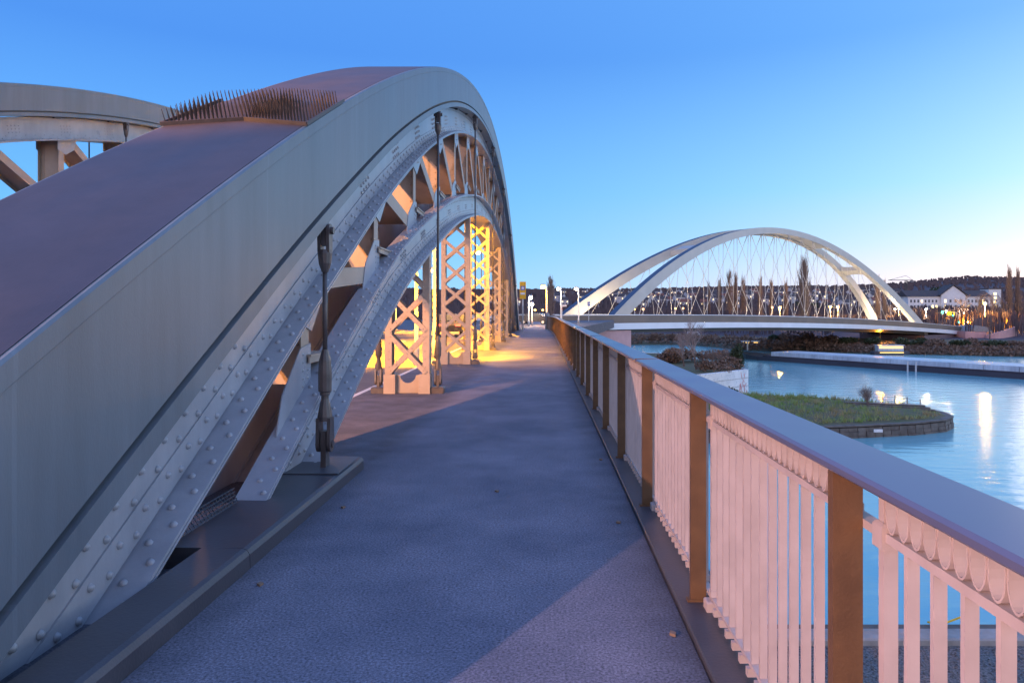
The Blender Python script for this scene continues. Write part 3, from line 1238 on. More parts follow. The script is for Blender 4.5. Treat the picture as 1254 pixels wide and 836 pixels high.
lamp_px(669.5, 84, 350.5, -.13, (-.45, 0), 'tall orange street lamp at the end of the railing in front of the poplar', 'lamp_orange', (900, ORANGE, .2), .11, .26)
lamp_px(687, 96, 353, -.13, (-.35, 0), 'white street lamp just left of the far bridge arches, second right of the orange one', 'lamp_white', (300, WARM, .2), .09, .22)
lamp_px(708.5, 100, 353, -.13, (-.35, 0), 'white street lamp standing in front of the rear white arch foot', 'lamp_white', (300, WARM, .2), .09, .22)
lamp_px(647.5, 80, 364, -.13, (.2, 0), 'white street lamp beside the yellow sign at the end of the footway', 'lamp_white', (500, WARM, .2), .08, .2)
lamp_px(651.5, 88, 372, -.13, (0, 0), 'low white post lamp behind the end of the footway', 'lamp_white', (300, WARM, .2), .07, .2)
for px, Y, lab in ((655.3, 190, 'left one of two small orange lamps beyond the end of the footway'), (664.6, 190, 'right one of two small orange lamps beyond the end of the footway')):
    lamp_px(px, Y, 379, -3, (0, 0), lab, 'lamp_far', None, .08, .28, 'pole_dark')

# ------------------------------------------------------------------ end of the footway: sign, pillar, cars
sg = thing('stop_sign_mast', (at(640.2, 59), 59, 0), 'tall yellow stop sign with blue symbol on a white mast', 'sign')
x, y = at(640.2, 59), 59
MB().tube([(x, y, 0), (x, y, hgt(345, 59))], .055, 8).build('mast', M['pole'], sg, True)
z0, z1 = hgt(366, 59), hgt(345, 59)
bp_ = MB().box(x - .26, x + .26, y - .10, y - .06, z0, z1).build('panel', M['sign_yellow'], sg)
MB().box(x - .17, x + .17, y - .106, y - .102, z0 + .72, z0 + 1.06).build('symbol_field', M['sign_blue'], sg)
mb = MB()
mb.box(x - .10, x + .10, y - .112, y - .107, z0 + .82, z0 + .98)
mb.box(x - .12, x + .12, y - .112, y - .107, z0 + .77, z0 + .79)
mb.bar((x - .06, y - .11, z0 + .985), (x + .05, y - .11, z0 + 1.04), .015, .006, (0, 1, 0))
mb.build('tram_symbol', M['sign_white'], sg)
MB().box(x - .19, x + .19, y - .106, y - .102, z0 + .36, z0 + .52).build('name_plate', M['sign_white'], sg)

rend = thing('railing_pillar', (at(669, 61.5), 61.5, -.13), 'squat round stone pillar at the far end of the brown railing', 'pillar')
x, y = at(669.6, 61.5), 61.5
mb = MB()
mb.tube([(x, y, -.13), (x, y, 1.1), (x, y, 1.12), (x, y, 1.3)], [.13, .13, .16, .16], 12)
mb.build('shaft', M['concrete'], rend, True)
MB().ball((x, y, 1.36), .15, 10, 6, .8).build('cap', M['concrete'], rend, True)


def car(loc, rot, label, paint, tail=False):
    t = thing('car', (0, 0, 0), label, 'car')
    prof = [(-2.1, .35), (-2.12, .75), (-1.9, .92), (-1.35, 1.0), (-.7, 1.42), (.75, 1.45), (1.5, 1.05), (2.05, .95), (2.15, .6), (2.1, .35)]
    mb = MB()
    mb.prism([(-.84, a, b) for a, b in prof], (1.68, 0, 0))
    mb.build('body', M[paint], t)
    mb = MB()
    for s in (-1, 1):
        xx = s * .842
        mb.prism([(xx, a, b) for a, b in ((-1.2, 1.02), (-.66, 1.36), (.70, 1.39), (1.35, 1.05))], (s * .006, 0, 0))
    mb.prism([(-.7, -1.40, 1.02), (.7, -1.40, 1.02), (.66, -.76, 1.40), (-.66, -.76, 1.40)], (0, -.01, .012))
    mb.prism([(-.7, 1.53, 1.07), (.7, 1.53, 1.07), (.66, .82, 1.43), (-.66, .82, 1.43)], (0, .012, .012))
    mb.build('window', M['win_dark'], t)
    for sx in (-1, 1):
        for wy in (-1.35, 1.3):
            mb = MB()
            mb.tube([(sx * .66, wy, .32), (sx * .86, wy, .32)], .32, 14)
            w = mb.build('wheel', M['rubber'], t)
            MB().tube([(sx * .80, wy, .32), (sx * .872, wy, .32)], .19, 10).build('rim', M['pole'], w)
        MB().box(sx * .62 - .16, sx * .62 + .16, -2.135, -2.11, .70, .82).build('headlight', M['lamp_white' if not tail else 'lamp_red'], t)
    t.location = loc
    t.rotation_euler.z = rot
    return t


car((at(655.5, 88), 90, -.13), radians(68), 'dark car with bright headlights crossing the junction beyond the footway', 'car_paint')
car((-6.0, 47, -.09), 0, 'dark car with glowing red tail lights on the carriageway seen through the lattice columns', 'car_paint', True)
car((at(640, 100) - 6, 104, -.13), radians(85), 'white car at the junction behind the yellow sign mast', 'car_white')

# ------------------------------------------------------------------ the white network-arch bridge
A0 = Vector((13.3, 140.0, 0))
U = Vector((.758, .652, 0)).normalized()
NIN = Vector((-U.y, U.x, 0))              # from the front rib towards the rear rib
SPAN, WID, RISE = 150.0, 15.0, 25.6


def deck_z(t):
    return -1.0 - 3.5 * max(t, 0) ** 2


br = thing('arched_bridge', (A0.x, A0.y, -1), 'white basket-handle arch bridge with crossing cables over the river in the distance', 'bridge')


def rib_pt(t, rear, lean_extra=0):
    zb = deck_z(0) * (1 - t) + deck_z(1) * t
    h = 4 * t * (1 - t)
    lean = 5.4 * h
    p = A0 + U * (SPAN * t)
    p = p + NIN * (lean if not rear else WID - lean)
    return Vector((p.x, p.y, zb + RISE * h))


def rib(rear):
    mb = MB()
    n = 90
    for i in range(n + 1):
        t = -.012 + 1.024 * i / n
        p = rib_pt(t, rear)
        q = rib_pt(t + .004, rear) - rib_pt(t - .004, rear)
        q.normalize()
        side = NIN.copy()
        up = side.cross(q) * -1
        if up.z < 0:
            up = -up
        e = abs(2 * t - 1)
        dp = 1.5 + 1.25 * e ** 1.5
        w = 1.5 + .1 * e
        for a, b in ((-.5, -.5), (.5, -.5), (.5, .5), (-.5, .5)):
            mb.v.append(tuple(p + side * a * w + up * b * dp))
    for i in range(n):
        for k in range(4):
            j = (k + 1) % 4
            mb.f.append((i * 4 + k, i * 4 + j, (i + 1) * 4 + j, (i + 1) * 4 + k))
    mb.f += [(0, 1, 2, 3), (n * 4 + 3, n * 4 + 2, n * 4 + 1, n * 4)]
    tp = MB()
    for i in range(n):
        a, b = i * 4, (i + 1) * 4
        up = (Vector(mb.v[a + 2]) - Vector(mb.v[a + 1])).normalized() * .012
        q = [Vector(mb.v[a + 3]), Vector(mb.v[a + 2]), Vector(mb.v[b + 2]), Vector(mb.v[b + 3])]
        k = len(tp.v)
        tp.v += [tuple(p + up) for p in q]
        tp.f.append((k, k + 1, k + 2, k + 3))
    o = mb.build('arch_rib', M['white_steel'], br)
    tp.build('sky_reflection_skin', M['rib_top'], o)  # thin skin coloured like the sky mirrored on the rib
    return o


ribs = [rib(False), rib(True)]
# cross struts with flared ends where the ribs draw apart
for t0, t1 in ((.205, .245), (.755, .795)):
    mb = MB()
    n = 14
    for i in range(n + 1):
        s = i / n
        fl = .5 + 1.3 * abs(2 * s - 1) ** 2.2
        tm = (t0 + t1) / 2
        c0 = rib_pt(tm, False).lerp(rib_pt(tm, True), s)
        dv = (rib_pt(t1, False) - rib_pt(t0, False)).normalized()
        up = Vector((0, 0, 1))
        for a, b in ((-1, -.6), (1, -.6), (1, .6), (-1, .6)):
            mb.v.append(tuple(c0 + dv * a * (.9 + fl) + up * b * 1.0))
    for i in range(n):
        for k in range(4):
            j = (k + 1) % 4
            mb.f.append((i * 4 + k, i * 4 + j, (i + 1) * 4 + j, (i + 1) * 4 + k))
    mb.build('cross_strut', M['white_steel'], br)
# crown plate where the ribs touch
mb = MB()
for i in range(21):
    t = .36 + .28 * i / 20
    a, b = rib_pt(t, False), rib_pt(t, True)
    for q in (a + Vector((0, 0, -.45)), b + Vector((0, 0, -.45)), b + Vector((0, 0, .3)), a + Vector((0, 0, .3))):
        mb.v.append(tuple(q))
for i in range(20):
    for k in range(4):
        j = (k + 1) % 4
        mb.f.append((i * 4 + k, i * 4 + j, (i + 1) * 4 + j, (i + 1) * 4 + k))
mb.build('crown_plate', M['white_steel'], br)


def deck_strip(mb, o0, o1, za, zb, t0=-.12, t1=1.16, n=60):
    base = len(mb.v)
    for i in range(n + 1):
        t = t0 + (t1 - t0) * i / n
        p = A0 + U * SPAN * t
        z = deck_z(t)
        for o, h in ((o0, za), (o1, za), (o1, zb), (o0, zb)):
            q = p + NIN * o
            mb.v.append((q.x, q.y, z + h))
    for i in range(n):
        for k in range(4):
            j = (k + 1) % 4
            mb.f.append((base + i * 4 + k, base + i * 4 + j, base + (i + 1) * 4 + j, base + (i + 1) * 4 + k))
    mb.f += [(base, base + 1, base + 2, base + 3), tuple(base + n * 4 + q for q in (3, 2, 1, 0))]


mb = MB()
deck_strip(mb, -3.6, WID + 3.6, -1.0, 0.0)
mb.build('deck_slab', M['white_steel'], br)
mb = MB()
deck_strip(mb, -3.9, -3.62, -.95, .25)
deck_strip(mb, WID + 3.62, WID + 3.9, -.95, .25)
mb.build('fascia', M['fascia'], br)
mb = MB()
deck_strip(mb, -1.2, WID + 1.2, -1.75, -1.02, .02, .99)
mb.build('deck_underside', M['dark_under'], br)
mb = MB()
deck_strip(mb, -3.80, -3.72, .26, 1.75)
deck_strip(mb, WID + 3.72, WID + 3.80, .26, 1.75)
mb.build('parapet', M['parapet'], br)
mb = MB()
deck_strip(mb, -3.86, -3.66, 1.76, 1.90)
deck_strip(mb, WID + 3.66, WID + 3.86, 1.76, 1.90)
mb.build('parapet_rail', M['fascia'], br)
NH = 21
for r_ in (False, True):
    for k in range(NH):
        t = .085 + .83 * k / (NH - 1)
        p = rib_pt(t, r_)
        for dt in (-.036, .036):
            tb = t + dt * (0.7 + .6 * (p.z + 3) / 25)
            if tb < .02 or tb > .98:
                continue
            q = A0 + U * SPAN * tb + NIN * (0 if not r_ else WID)
            mb = MB()
            mb.tube([tuple(p), (q.x, q.y, deck_z(tb) + .1)], .05, 5)
            mb.tube([tuple(p + Vector((0, 0, -.4))), tuple(p.lerp(Vector((q.x, q.y, deck_z(tb))), .06 + 1.3 / 25))], .085, 5)
            mb.build('stay_cable', M['cable'], br)
# floodlights in the pavement that light the ribs from below
for t, o, pw_ in ((.06, WID * .5, 2600), (.94, WID * .5, 7000), (.72, WID * .5, 5000), (.5, WID * .5, 3000), (.27, WID * .5, 3000)):
    p = A0 + U * SPAN * t + NIN * o
    MB().cbox(p.x - .2, p.x + .2, p.y - .2, p.y + .2, deck_z(t) + .002, deck_z(t) + .12, .02).build('floodlight', M['lamp_white'], br)
    point(br, (p.x, p.y, deck_z(t) + 1.0), pw_, (1.0, .80, .52), .4)
for t, o in ((.12, -2.5), (.4, -2.5), (.68, -2.5), (.95, -2.5)):
    pass

# abutments, steps, walls on the far bank
def oriented_box(mb, t0, t1, o0, o1, z0, z1):
    poly = []
    for t, o in ((t0, o0), (t1, o0), (t1, o1), (t0, o1)):
        q = A0 + U * SPAN * t + NIN * o
        poly.append((q.x, q.y, z0))
    mb.prism(poly, (0, 0, z1 - z0))


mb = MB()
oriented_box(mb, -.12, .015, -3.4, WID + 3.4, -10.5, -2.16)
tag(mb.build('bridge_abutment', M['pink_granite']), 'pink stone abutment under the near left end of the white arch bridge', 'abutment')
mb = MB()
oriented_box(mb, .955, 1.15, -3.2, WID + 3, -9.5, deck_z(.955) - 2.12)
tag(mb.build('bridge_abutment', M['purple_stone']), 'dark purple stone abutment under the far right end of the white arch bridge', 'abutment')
p = A0 + U * SPAN * 1.152 + NIN * -3.4
mb = MB()
mb.prism([(p.x, p.y, -9.0), (p.x + 1.0, p.y + .9, -9.0), (p.x + 4.0, p.y + 3.4, deck_z(1.17)), (p.x, p.y, deck_z(1.17))], (-.5, .5, 0))
tag(mb.build('wing_wall', M['pink_granite']), 'pale sloping wing wall beside the right end of the white bridge deck', 'wall')
st = thing('bank_stairs', (at(1172, 252), 252, -8), 'broad stone steps on the far bank right of the white bridge', 'stairs')
mb = MB()
for k in range(10):
    mb.box(at(1163, 250), at(1184, 250), 246 + k * 1.0, 247.0 + k * 1.0, -9.2, -8.6 + k * .33)
mb.build('flight', M['concrete'], st)
MB().bar((at(1163, 250) + .4, 246, -7.4), (at(1163, 250) + .4, 256, -4.4), .12, .12).build('handrail', M['parapet'], st)
sb = thing('stone_bastion', (at(1193, 246), 246, -8.5), 'squarish pink stone bastion with sloped top beside the steps on the far bank', 'wall')
x0, x1 = at(1180, 244), at(1206, 244)
mb = MB()
mb.prism([(x0, 243, -9.5), (x1, 243, -9.5), (x1, 243, -5.6), (x0, 243, -5.3)], (0, 12, 0))
mb.build('block', M['pink_granite'], sb)
mb = MB()
mb.prism([(x0 + 2, 244, -5.3), (x1 + 3, 244, -5.6), (x1 + 1, 244, -3.9), (x1 - 3, 244, -3.3)], (0, 9, 0))
mb.build('sloped_top', M['concrete'], sb)
cw = MB()
for k in range(10):
    a, b = 1208 + k * 3.7, 1208 + (k + 1) * 3.7
    ya, yb = 240 + (k - 3) ** 2 * .15, 240 + (k - 2) ** 2 * .15
    cw.add([(at(a, ya), ya, -9.5), (at(b, yb), yb, -9.5), (at(b, yb), yb, -6.6 + (k + 1) * .28), (at(a, ya), ya, -6.6 + k * .28),
            (at(a, ya), ya + .8, -9.5), (at(b, yb), yb + .8, -9.5), (at(b, yb), yb + .8, -6.6 + (k + 1) * .28), (at(a, ya), ya + .8, -6.6 + k * .28)],
           [(0, 1, 2, 3), (3, 2, 6, 7), (5, 4, 7, 6), (0, 3, 7, 4), (1, 5, 6, 2)])
tag(cw.build('curved_wall', M['pink_granite']), 'curved pale stone wall rising to the right of the bastion on the far bank', 'wall')

# ------------------------------------------------------------------ spit of land with stone edge
spit = [(-2, 60.5), (8, 61.5), (18, 62.8), (28.7, 64.8), (34.8, 66.4), (38.6, 68.2), (40.6, 70.4), (41.3, 72.8), (41.2, 75.4), (40.0, 78.0), (38, 79.8), (32, 84), (25.4, 86.8), (16, 90), (-2, 93)]
EDGE = -8.95
mb = MB()
n = len(spit)
mb.v = [(a, b, EDGE + .05) for a, b in spit]
cx, cy = 20, 76
inner = [((a - cx) * .86 + cx, (b - cy) * .80 + cy) for a, b in spit]
mb.v += [(a, b, EDGE + .45) for a, b in inner] + [(cx, cy, EDGE + .7)]
mb.f = [(i, (i + 1) % n, n + (i + 1) % n, n + i) for i in range(n)] + [(n + i, n + (i + 1) % n, 2 * n) for i in range(n)]
struct('spit_ground', mb, M['soil'])
qw = thing('quay_wall', (30, 66, WATER), 'low weathered stone wall round the tip of the grassy spit', 'quay wall')
mb = MB()
cap = MB()
rr = random.Random(21)
path = spit[1:-1]
fine = []
for (a, b), (c_, d_) in zip(path, path[1:]):
    L_ = hypot(c_ - a, d_ - b)
    m = max(2, int(L_ / .85))
    for k in range(m):
        fine.append((a + (c_ - a) * k / m, b + (d_ - b) * k / m))
fine.append(path[-1])
for course in range(3):
    z0 = WATER - .2 + course * .38
    for i in range(len(fine) - 1):
        (a, b), (c_, d_) = fine[i], fine[i + 1]
        dx, dy = c_ - a, d_ - b
        L_ = hypot(dx, dy)
        nx, ny = dy / L_, -dx / L_
        g = .03
        o = rr.uniform(-.03, .05) + (2 - course) * .06
        p0 = (a + dx * g + nx * o, b + dy * g + ny * o)
        p1 = (c_ - dx * g + nx * o, d_ - dy * g + ny * o)
        mb.prism([(p0[0], p0[1], z0), (p1[0], p1[1], z0), (p1[0] - nx * .6, p1[1] - ny * .6, z0), (p0[0] - nx * .6, p0[1] - ny * .6, z0)], (0, 0, .365))
mb.build('stone_courses', M['old_stone'], qw)
for i in range(len(fine) - 1):
    (a, b), (c_, d_) = fine[i], fine[i + 1]
    dx, dy = c_ - a, d_ - b
    L_ = hypot(dx, dy)
    nx, ny = dy / L_, -dx / L_
    cap.prism([(a + nx * .1, b + ny * .1, EDGE - .02), (c_ + nx * .1, d_ + ny * .1, EDGE - .02), (c_ - nx * .55, d_ - ny * .55, EDGE - .02), (a - nx * .55, b - ny * .55, EDGE - .02)], (0, 0, .14))
cap.build('coping', M['old_stone'], qw)
MB().box(30.1, 30.9, 64.62, 64.68, -9.45, -9.18).build('plate', M['sign_white'], qw)


def inside(poly, x, y):
    r = False
    j = len(poly) - 1
    for i in range(len(poly)):
        xi, yi = poly[i]
        xj, yj = poly[j]
        if (yi > y) != (yj > y) and x < (xj - xi) * (y - yi) / (yj - yi) + xi:
            r = not r
        j = i
    return r


gp = [((a - cx) * .955 + cx, (b - cy) * .93 + cy) for a, b in spit]
mb = MB()
rr = random.Random(4)
cnt = 0
while cnt < 26000:
    x, y = rr.uniform(4, 42), rr.uniform(60, 93)
    if not inside(gp, x, y):
        continue
    cnt += 1
    e = max(abs(x - cx) / 24, abs(y - cy) / 16)
    z = EDGE + .02 + .6 * max(0, 1 - e)
    h = rr.uniform(.12, .42)
    a = rr.uniform(0, 2 * pi)
    w = .05
    lx, ly = rr.uniform(-.18, .18), rr.uniform(-.18, .18)
    mb.add([(x - cos(a) * w, y - sin(a) * w, z), (x + cos(a) * w, y + sin(a) * w, z), (x + lx, y + ly, z + h)], [(0, 1, 2)])
for k in range(420):                # straw tufts, thicker towards the far edge
    while True:
        x, y = rr.uniform(6, 41.5), rr.uniform(61, 92)
        if inside(gp, x, y) and rr.random() < .25 + .75 * (y - 62) / 28:
            break
    e = max(abs(x - cx) / 24, abs(y - cy) / 16)
    z = EDGE + .6 * max(0, 1 - e)
    for q in range(16):
        a = rr.uniform(0, 2 * pi)
        h = rr.uniform(.3, .85)
        ox, oy = cos(a) * rr.uniform(0, .25), sin(a) * rr.uniform(0, .25)
        mb.add([(x + ox - .04, y + oy, z), (x + ox + .04, y + oy, z), (x + ox * 3, y + oy * 3, z + h)], [(0, 1, 2)])
tag(mb.build('grass', M['grass']), 'rough green and straw coloured grass covering the spit', 'grass', kind='stuff')

# chain fence and dark slab on the spit
cf = thing('chain_fence', (39, 77, EDGE), 'low chain fence with thin posts at the far edge of the spit', 'fence')
fp = [(at(1081, 80.2), 80.2), (at(1096, 79), 79.0), (at(1111, 77.6), 77.6), (at(1127, 75.4), 75.4)]
for a, b in fp:
    MB().tube([(a, b, EDGE), (a, b, EDGE + 1.15)], .05, 6).build('post', M['iron'], cf, True)
mb = MB()
for (a, b), (c_, d_) in zip(fp, fp[1:]):
    for zz in (1.05, .6):
        mb.tube([(a + (c_ - a) * k / 8, b + (d_ - b) * k / 8, EDGE + zz - .18 * sin(pi * k / 8)) for k in range(9)], .018, 4)
mb.build('chain', M['iron'], cf)
sl = thing('stone_slab', (37, 74, EDGE), 'dark stepped stone slab lying in the grass below the chain fence', 'stone steps')
mb = MB()
for k in range(3):
    mb.prism([(32.5 + k * .5, 76.5 - k * .9, EDGE + .1), (39.6 + k * .2, 73.6 - k * .6, EDGE + .1), (40.0 + k * .2, 74.4 - k * .6, EDGE + .1), (32.8 + k * .5, 77.4 - k * .9, EDGE + .1)], (0, 0, .62 - k * .15))
mb.build('steps', M['old_stone'], sl)


# ------------------------------------------------------------------ trees and bushes
def branch(mb, p, d, L, r, depth, rr, spread, seg=4):
    n = 3
    pts, rad = [p], [r]
    q = Vector(p)
    dd = Vector(d)
    for i in range(n):
        dd = (dd + Vector((rr.uniform(-.16, .16), rr.uniform(-.16, .16), rr.uniform(-.02, .14)))).normalized()
        q = q + dd * (L / n)
        pts.append(q.copy())
        rad.append(r * (1 - .62 * (i + 1) / n))
    mb.tube(pts, rad, seg if depth > 1 else 3, False)
    if depth <= 0:
        return
    k = rr.choice((3, 4, 4, 5))
    for i in range(k):
        t = rr.uniform(.35, 1.0)
        ii = min(int(t * n), n - 1)
        s = pts[ii].lerp(pts[ii + 1], t * n - ii)
        nd = (dd + Vector((rr.uniform(-1, 1), rr.uniform(-1, 1), rr.uniform(-.4, .7))) * spread).normalized()
        branch(mb, s, nd, L * rr.uniform(.5, .72), r * .5, depth - 1, rr, spread, seg)


def bare_tree(base, h, label, seed, depth=4, spread=.75, m='twig', name='bare_tree', group=None, stems=1, rad=None):
    rr = random.Random(seed)
    t = thing(name, base, label, 'tree' if name != 'bare_shrub' else 'shrub', group)
    mt, mc = MB(), MB()
    r0 = rad if rad else h * .022
    for s in range(stems):
        o = Vector(base)
        d = Vector((rr.uniform(-.2, .2), rr.uniform(-.2, .2), 1)) if stems == 1 else Vector((rr.uniform(-.8, .8), rr.uniform(-.8, .8), 1))
        d.normalize()
        top = o + d * h * .34
        mt.tube([o, o.lerp(top, .5) + Vector((rr.uniform(-.05, .05) * h * .3, 0, 0)), top], [r0, r0 * .8, r0 * .65], 6, False)
        for k in range(5):
            s_ = o.lerp(top, rr.uniform(.45, 1))
            nd = (d + Vector((rr.uniform(-1, 1), rr.uniform(-1, 1), rr.uniform(0, .5))) * spread * .8).normalized()
            branch(mc, s_, nd, h * rr.uniform(.26, .36), r0 * .5, depth - 1, rr, spread)
        branch(mc, top, d, h * .34, r0 * .6, depth - 1, rr, spread)
    mt.build('trunk', M['bark'], t)
    mc.build('crown', M[m], t)
    return t


def poplar(base, h, w, label, seed, group='bare poplars behind the white bridge', nb=150):
    rr = random.Random(seed)
    t = thing('poplar_tree', base, label, 'tree', group)
    b = Vector(base)
    mt = MB()
    mt.tube([b, b + Vector((0, 0, h * .5)), b + Vector((rr.uniform(-.2, .2), 0, h * .97))], [h * .018, h * .011, h * .002], 6, False)
    mt.build('trunk', M['bark'], t)
    mc = MB()
    thick = max(.045, h * .0026)
    for k in range(nb):
        u = rr.uniform(.06, .90)
        env = w * .5 * (sin(pi * min(1, (u * .80 + .20)) ** .9) ** .55)
        a = rr.uniform(0, 2 * pi)
        L = h * rr.uniform(.10, .22) * (1.15 - .5 * u)
        rad = env * rr.uniform(.35, 1.0)
        s = b + Vector((0, 0, h * u * .93))
        m_ = s + Vector((cos(a) * rad * .7, sin(a) * rad * .7, L * .35))
        e = s + Vector((cos(a) * rad, sin(a) * rad, L))
        mc.tube([s, m_, e], [thick * 1.5, thick, thick * .4], 3, False)
        for q in range(4):
            f = rr.uniform(.3, .95)
            p0 = m_.lerp(e, f) if q % 2 else s.lerp(m_, f)
            aa = a + rr.uniform(-1.2, 1.2)
            l2 = L * rr.uniform(.35, .75)
            mc.tube([p0, p0 + Vector((cos(aa) * l2 * .22, sin(aa) * l2 * .22, l2))], [thick * .8, thick * .35], 3, False)
    mc.build('crown', M['twig'], t)
    return t


def leafcloud(mb, c, rad, n, size, rr, lump=5):
    cs = [(Vector((rr.gauss(0, .42), rr.gauss(0, .42), rr.uniform(-.3, .55))), rr.uniform(.35, .65)) for _ in range(lump)]
    for k in range(n):
        lc, lr = rr.choice(cs)
        while True:
            p = Vector((rr.uniform(-1, 1), rr.uniform(-1, 1), rr.uniform(-1, 1)))
            if p.length < 1:
                break
        p = lc + p * lr
        q = Vector((c[0] + p.x * rad[0], c[1] + p.y * rad[1], c[2] + p.z * rad[2]))
        a = Vector((rr.gauss(0, 1), rr.gauss(0, 1), rr.gauss(0, 1))).normalized()
        b = a.cross(Vector((rr.gauss(0, 1), rr.gauss(0, 1), rr.gauss(0, 1)))).normalized()
        s = size * rr.uniform(.5, 1.3)
        mb.add([tuple(q - a * s), tuple(q + b * s * .6), tuple(q + a * s), tuple(q - b * s * .6)], [(0, 1, 2, 3)])


def bush(base, rad, label, m, seed, n=700, size=.22, group=None):
    rr = random.Random(seed)
    t = thing('bush', base, label, 'bush', group)
    mb = MB()
    leafcloud(mb, (base[0], base[1], base[2] + rad[2] * .55), rad, n, size, rr)
    mb.build('foliage', M[m], t)
    mt = MB()
    for k in range(9):
        a = rr.uniform(0, 2 * pi)
        mt.tube([base, (base[0] + cos(a) * rad[0] * .6, base[1] + sin(a) * rad[1] * .6, base[2] + rad[2] * rr.uniform(.7, 1.35))], [size * .16, size * .05], 4, False)
    mt.build('stems', M['twig'], t)
    return t


# bare trees on the harbour mole and spit
mole = [(6, 80), (18.7, 84), (26.5, 91.7), (25, 110), (21, 128), (8, 132)]
mm = MB()
mm.v = [(a, b, -6.0) for a, b in mole]
mm.f = [tuple(range(len(mole)))]
struct('mole_ground', mm, M['soil'])
gw = thing('graffiti_wall', (23, 88, -9), 'white quay wall sprayed with pale graffiti below the bare tree, red scrawl at its corner', 'wall')
mb = MB()
for (a, b), (c_, d_) in zip(mole, mole[1:]):
    L_ = hypot(c_ - a, d_ - b)
    nx, ny = (d_ - b) / L_, -(c_ - a) / L_
    mb.prism([(a, b, -10.3), (c_, d_, -10.3), (c_ - nx * .5, d_ - ny * .5, -10.3), (a - nx * .5, b - ny * .5, -10.3)], (0, 0, 4.36))
mb.build('wall_face', M['graffiti'], gw)
mb = MB()
rr = random.Random(9)
ex, ey = Vector((7.8, 7.7, 0)).normalized(), Vector((7.7, -7.8, 0)).normalized()
for k in range(16):
    u = rr.uniform(-2.2, -.15)
    z = rr.uniform(-9.2, -6.5)
    p = Vector((26.5, 91.7, z)) + ex * u + ey * .02
    q = p + ex * rr.uniform(-.4, .4) + Vector((0, 0, rr.uniform(.2, .9)))
    q.z = min(q.z, -6.1)
    mb.bar(p, q, .12, .012, tuple(ey))
mb.build('red_scrawl', M['graffiti_red'], gw)
# a line of block joints
mb = MB()
for zz in (-7.0, -8.0, -9.0):
    p, q = Vector((18.7, 84, zz)) + ey * .012, Vector((26.5, 91.7, zz)) + ey * .012
    mb.bar(p, q, .05, .01, tuple(ey))
mb.build('block_joint', M['concrete'], gw)

bare_tree((at(853, 92), 92, -6), 6.6, 'tall bare tree on the mole above the graffiti wall', 31, 5, .7, 'pale_twig', rad=.17)
bare_tree((at(838, 97), 97, -6), 4.6, 'smaller bare tree at the left of the tall one on the mole', 32, 5, .9, 'pale_twig', rad=.12)
bush((at(906, 93.5), 94.5, -6), (1.1, 1.2, 2.3), 'dark evergreen bush on the corner of the mole above the red scrawl', 'bush_green', 41, 1500, .16)
bare_tree((at(893, 94), 95, -6), 3.2, 'brown leafless shrub beside the evergreen bush on the mole', 33, 4, 1.1, 'twig', 'bare_shrub', None, 4, .05)
bare_tree((at(876, 96), 98, -6), 2.8, 'brown leafless shrub between the tall bare tree and the other shrub', 34, 4, 1.1, 'twig', 'bare_shrub', None, 4, .05)
bush((at(830, 100), 104, -6), (4.5, 3.5, 1.6), 'low tangled dry bush at the back of the mole left of the trees', 'bush_brown', 42, 1600, .22)
bush((at(870, 104), 108, -6), (4.5, 3.0, 1.5), 'low tangled dry bush at the back of the mole behind the tall bare tree', 'bush_brown', 43, 1600, .22)
bush((at(885, 92), 92.5, -6), (3.2, 1.6, 1.3), 'reddish dry brush along the mole edge between tall tree and evergreen bush', 'bush_brown', 45, 1500, .16)
bush((at(862, 89), 89, -6), (2.2, 1.2, 1.0), 'dry brush round the foot of the tall bare tree on the mole', 'bush_brown', 46, 900, .15)
bush((at(893, 86), 88, -9), (1.6, .6, .8), 'small dark ivy bush at the foot of the graffiti wall', 'bush_green', 44, 500, .14)
bare_tree((at(1058, 76), 75, EDGE + .3), 2.6, 'leafless shrub standing alone on the grassy spit', 35, 4, .95, 'twig', 'bare_shrub', None, 5, .045)

# poplars: photo column, depth, row of the tip, width in photo pixels
for i, (px, Y, yt, wpx, lab) in enumerate([
        (674.5, 150, 337, 12, 'bare poplar behind the junction lamps at the left foot of the white bridge'),
        (868, 330, 345, 5, 'slender short poplar, leftmost of the row seen between the cables'),
        (881, 330, 340, 6, 'slender poplar, second from left in the row seen between the cables'),
        (893, 320, 329, 11, 'broader poplar, taller one of the close pair left of the middle of the row'),
        (900.5, 325, 332, 8, 'narrower poplar, right one of the close pair left of the middle of the row'),
        (910, 330, 337, 9, 'poplar just right of the close pair, seen between the cables'),
        (931, 330, 337, 7, 'poplar standing alone in the middle of the row seen between the cables'),
        (944.5, 335, 339, 6, 'thin poplar right of the middle of the row seen between the cables'),
        (962.5, 335, 342, 6, 'thin pointed poplar just left of the tallest poplar'),
        (985, 260, 312, 18, 'tallest and broadest poplar, rising dark behind the cables right of centre'),
        (1075, 330, 336, 8, 'poplar behind the right legs of the white arches, left of two'),
        (1083, 335, 341, 6, 'poplar behind the right legs of the white arches, right of two'),
        (1236, 300, 324, 7, 'tall thin poplar near the right edge of the view, left of two'),
        (1246.5, 302, 326, 7, 'tall thin poplar near the right edge of the view, right of two')]):
    zb = -.13 if Y < 160 else -5.5
    h = hgt(yt, Y) - zb
    poplar((at(px, Y), Y, zb), h, wpx / FPX * Y, lab, 100 + i, nb=170 if wpx < 15 else 330)

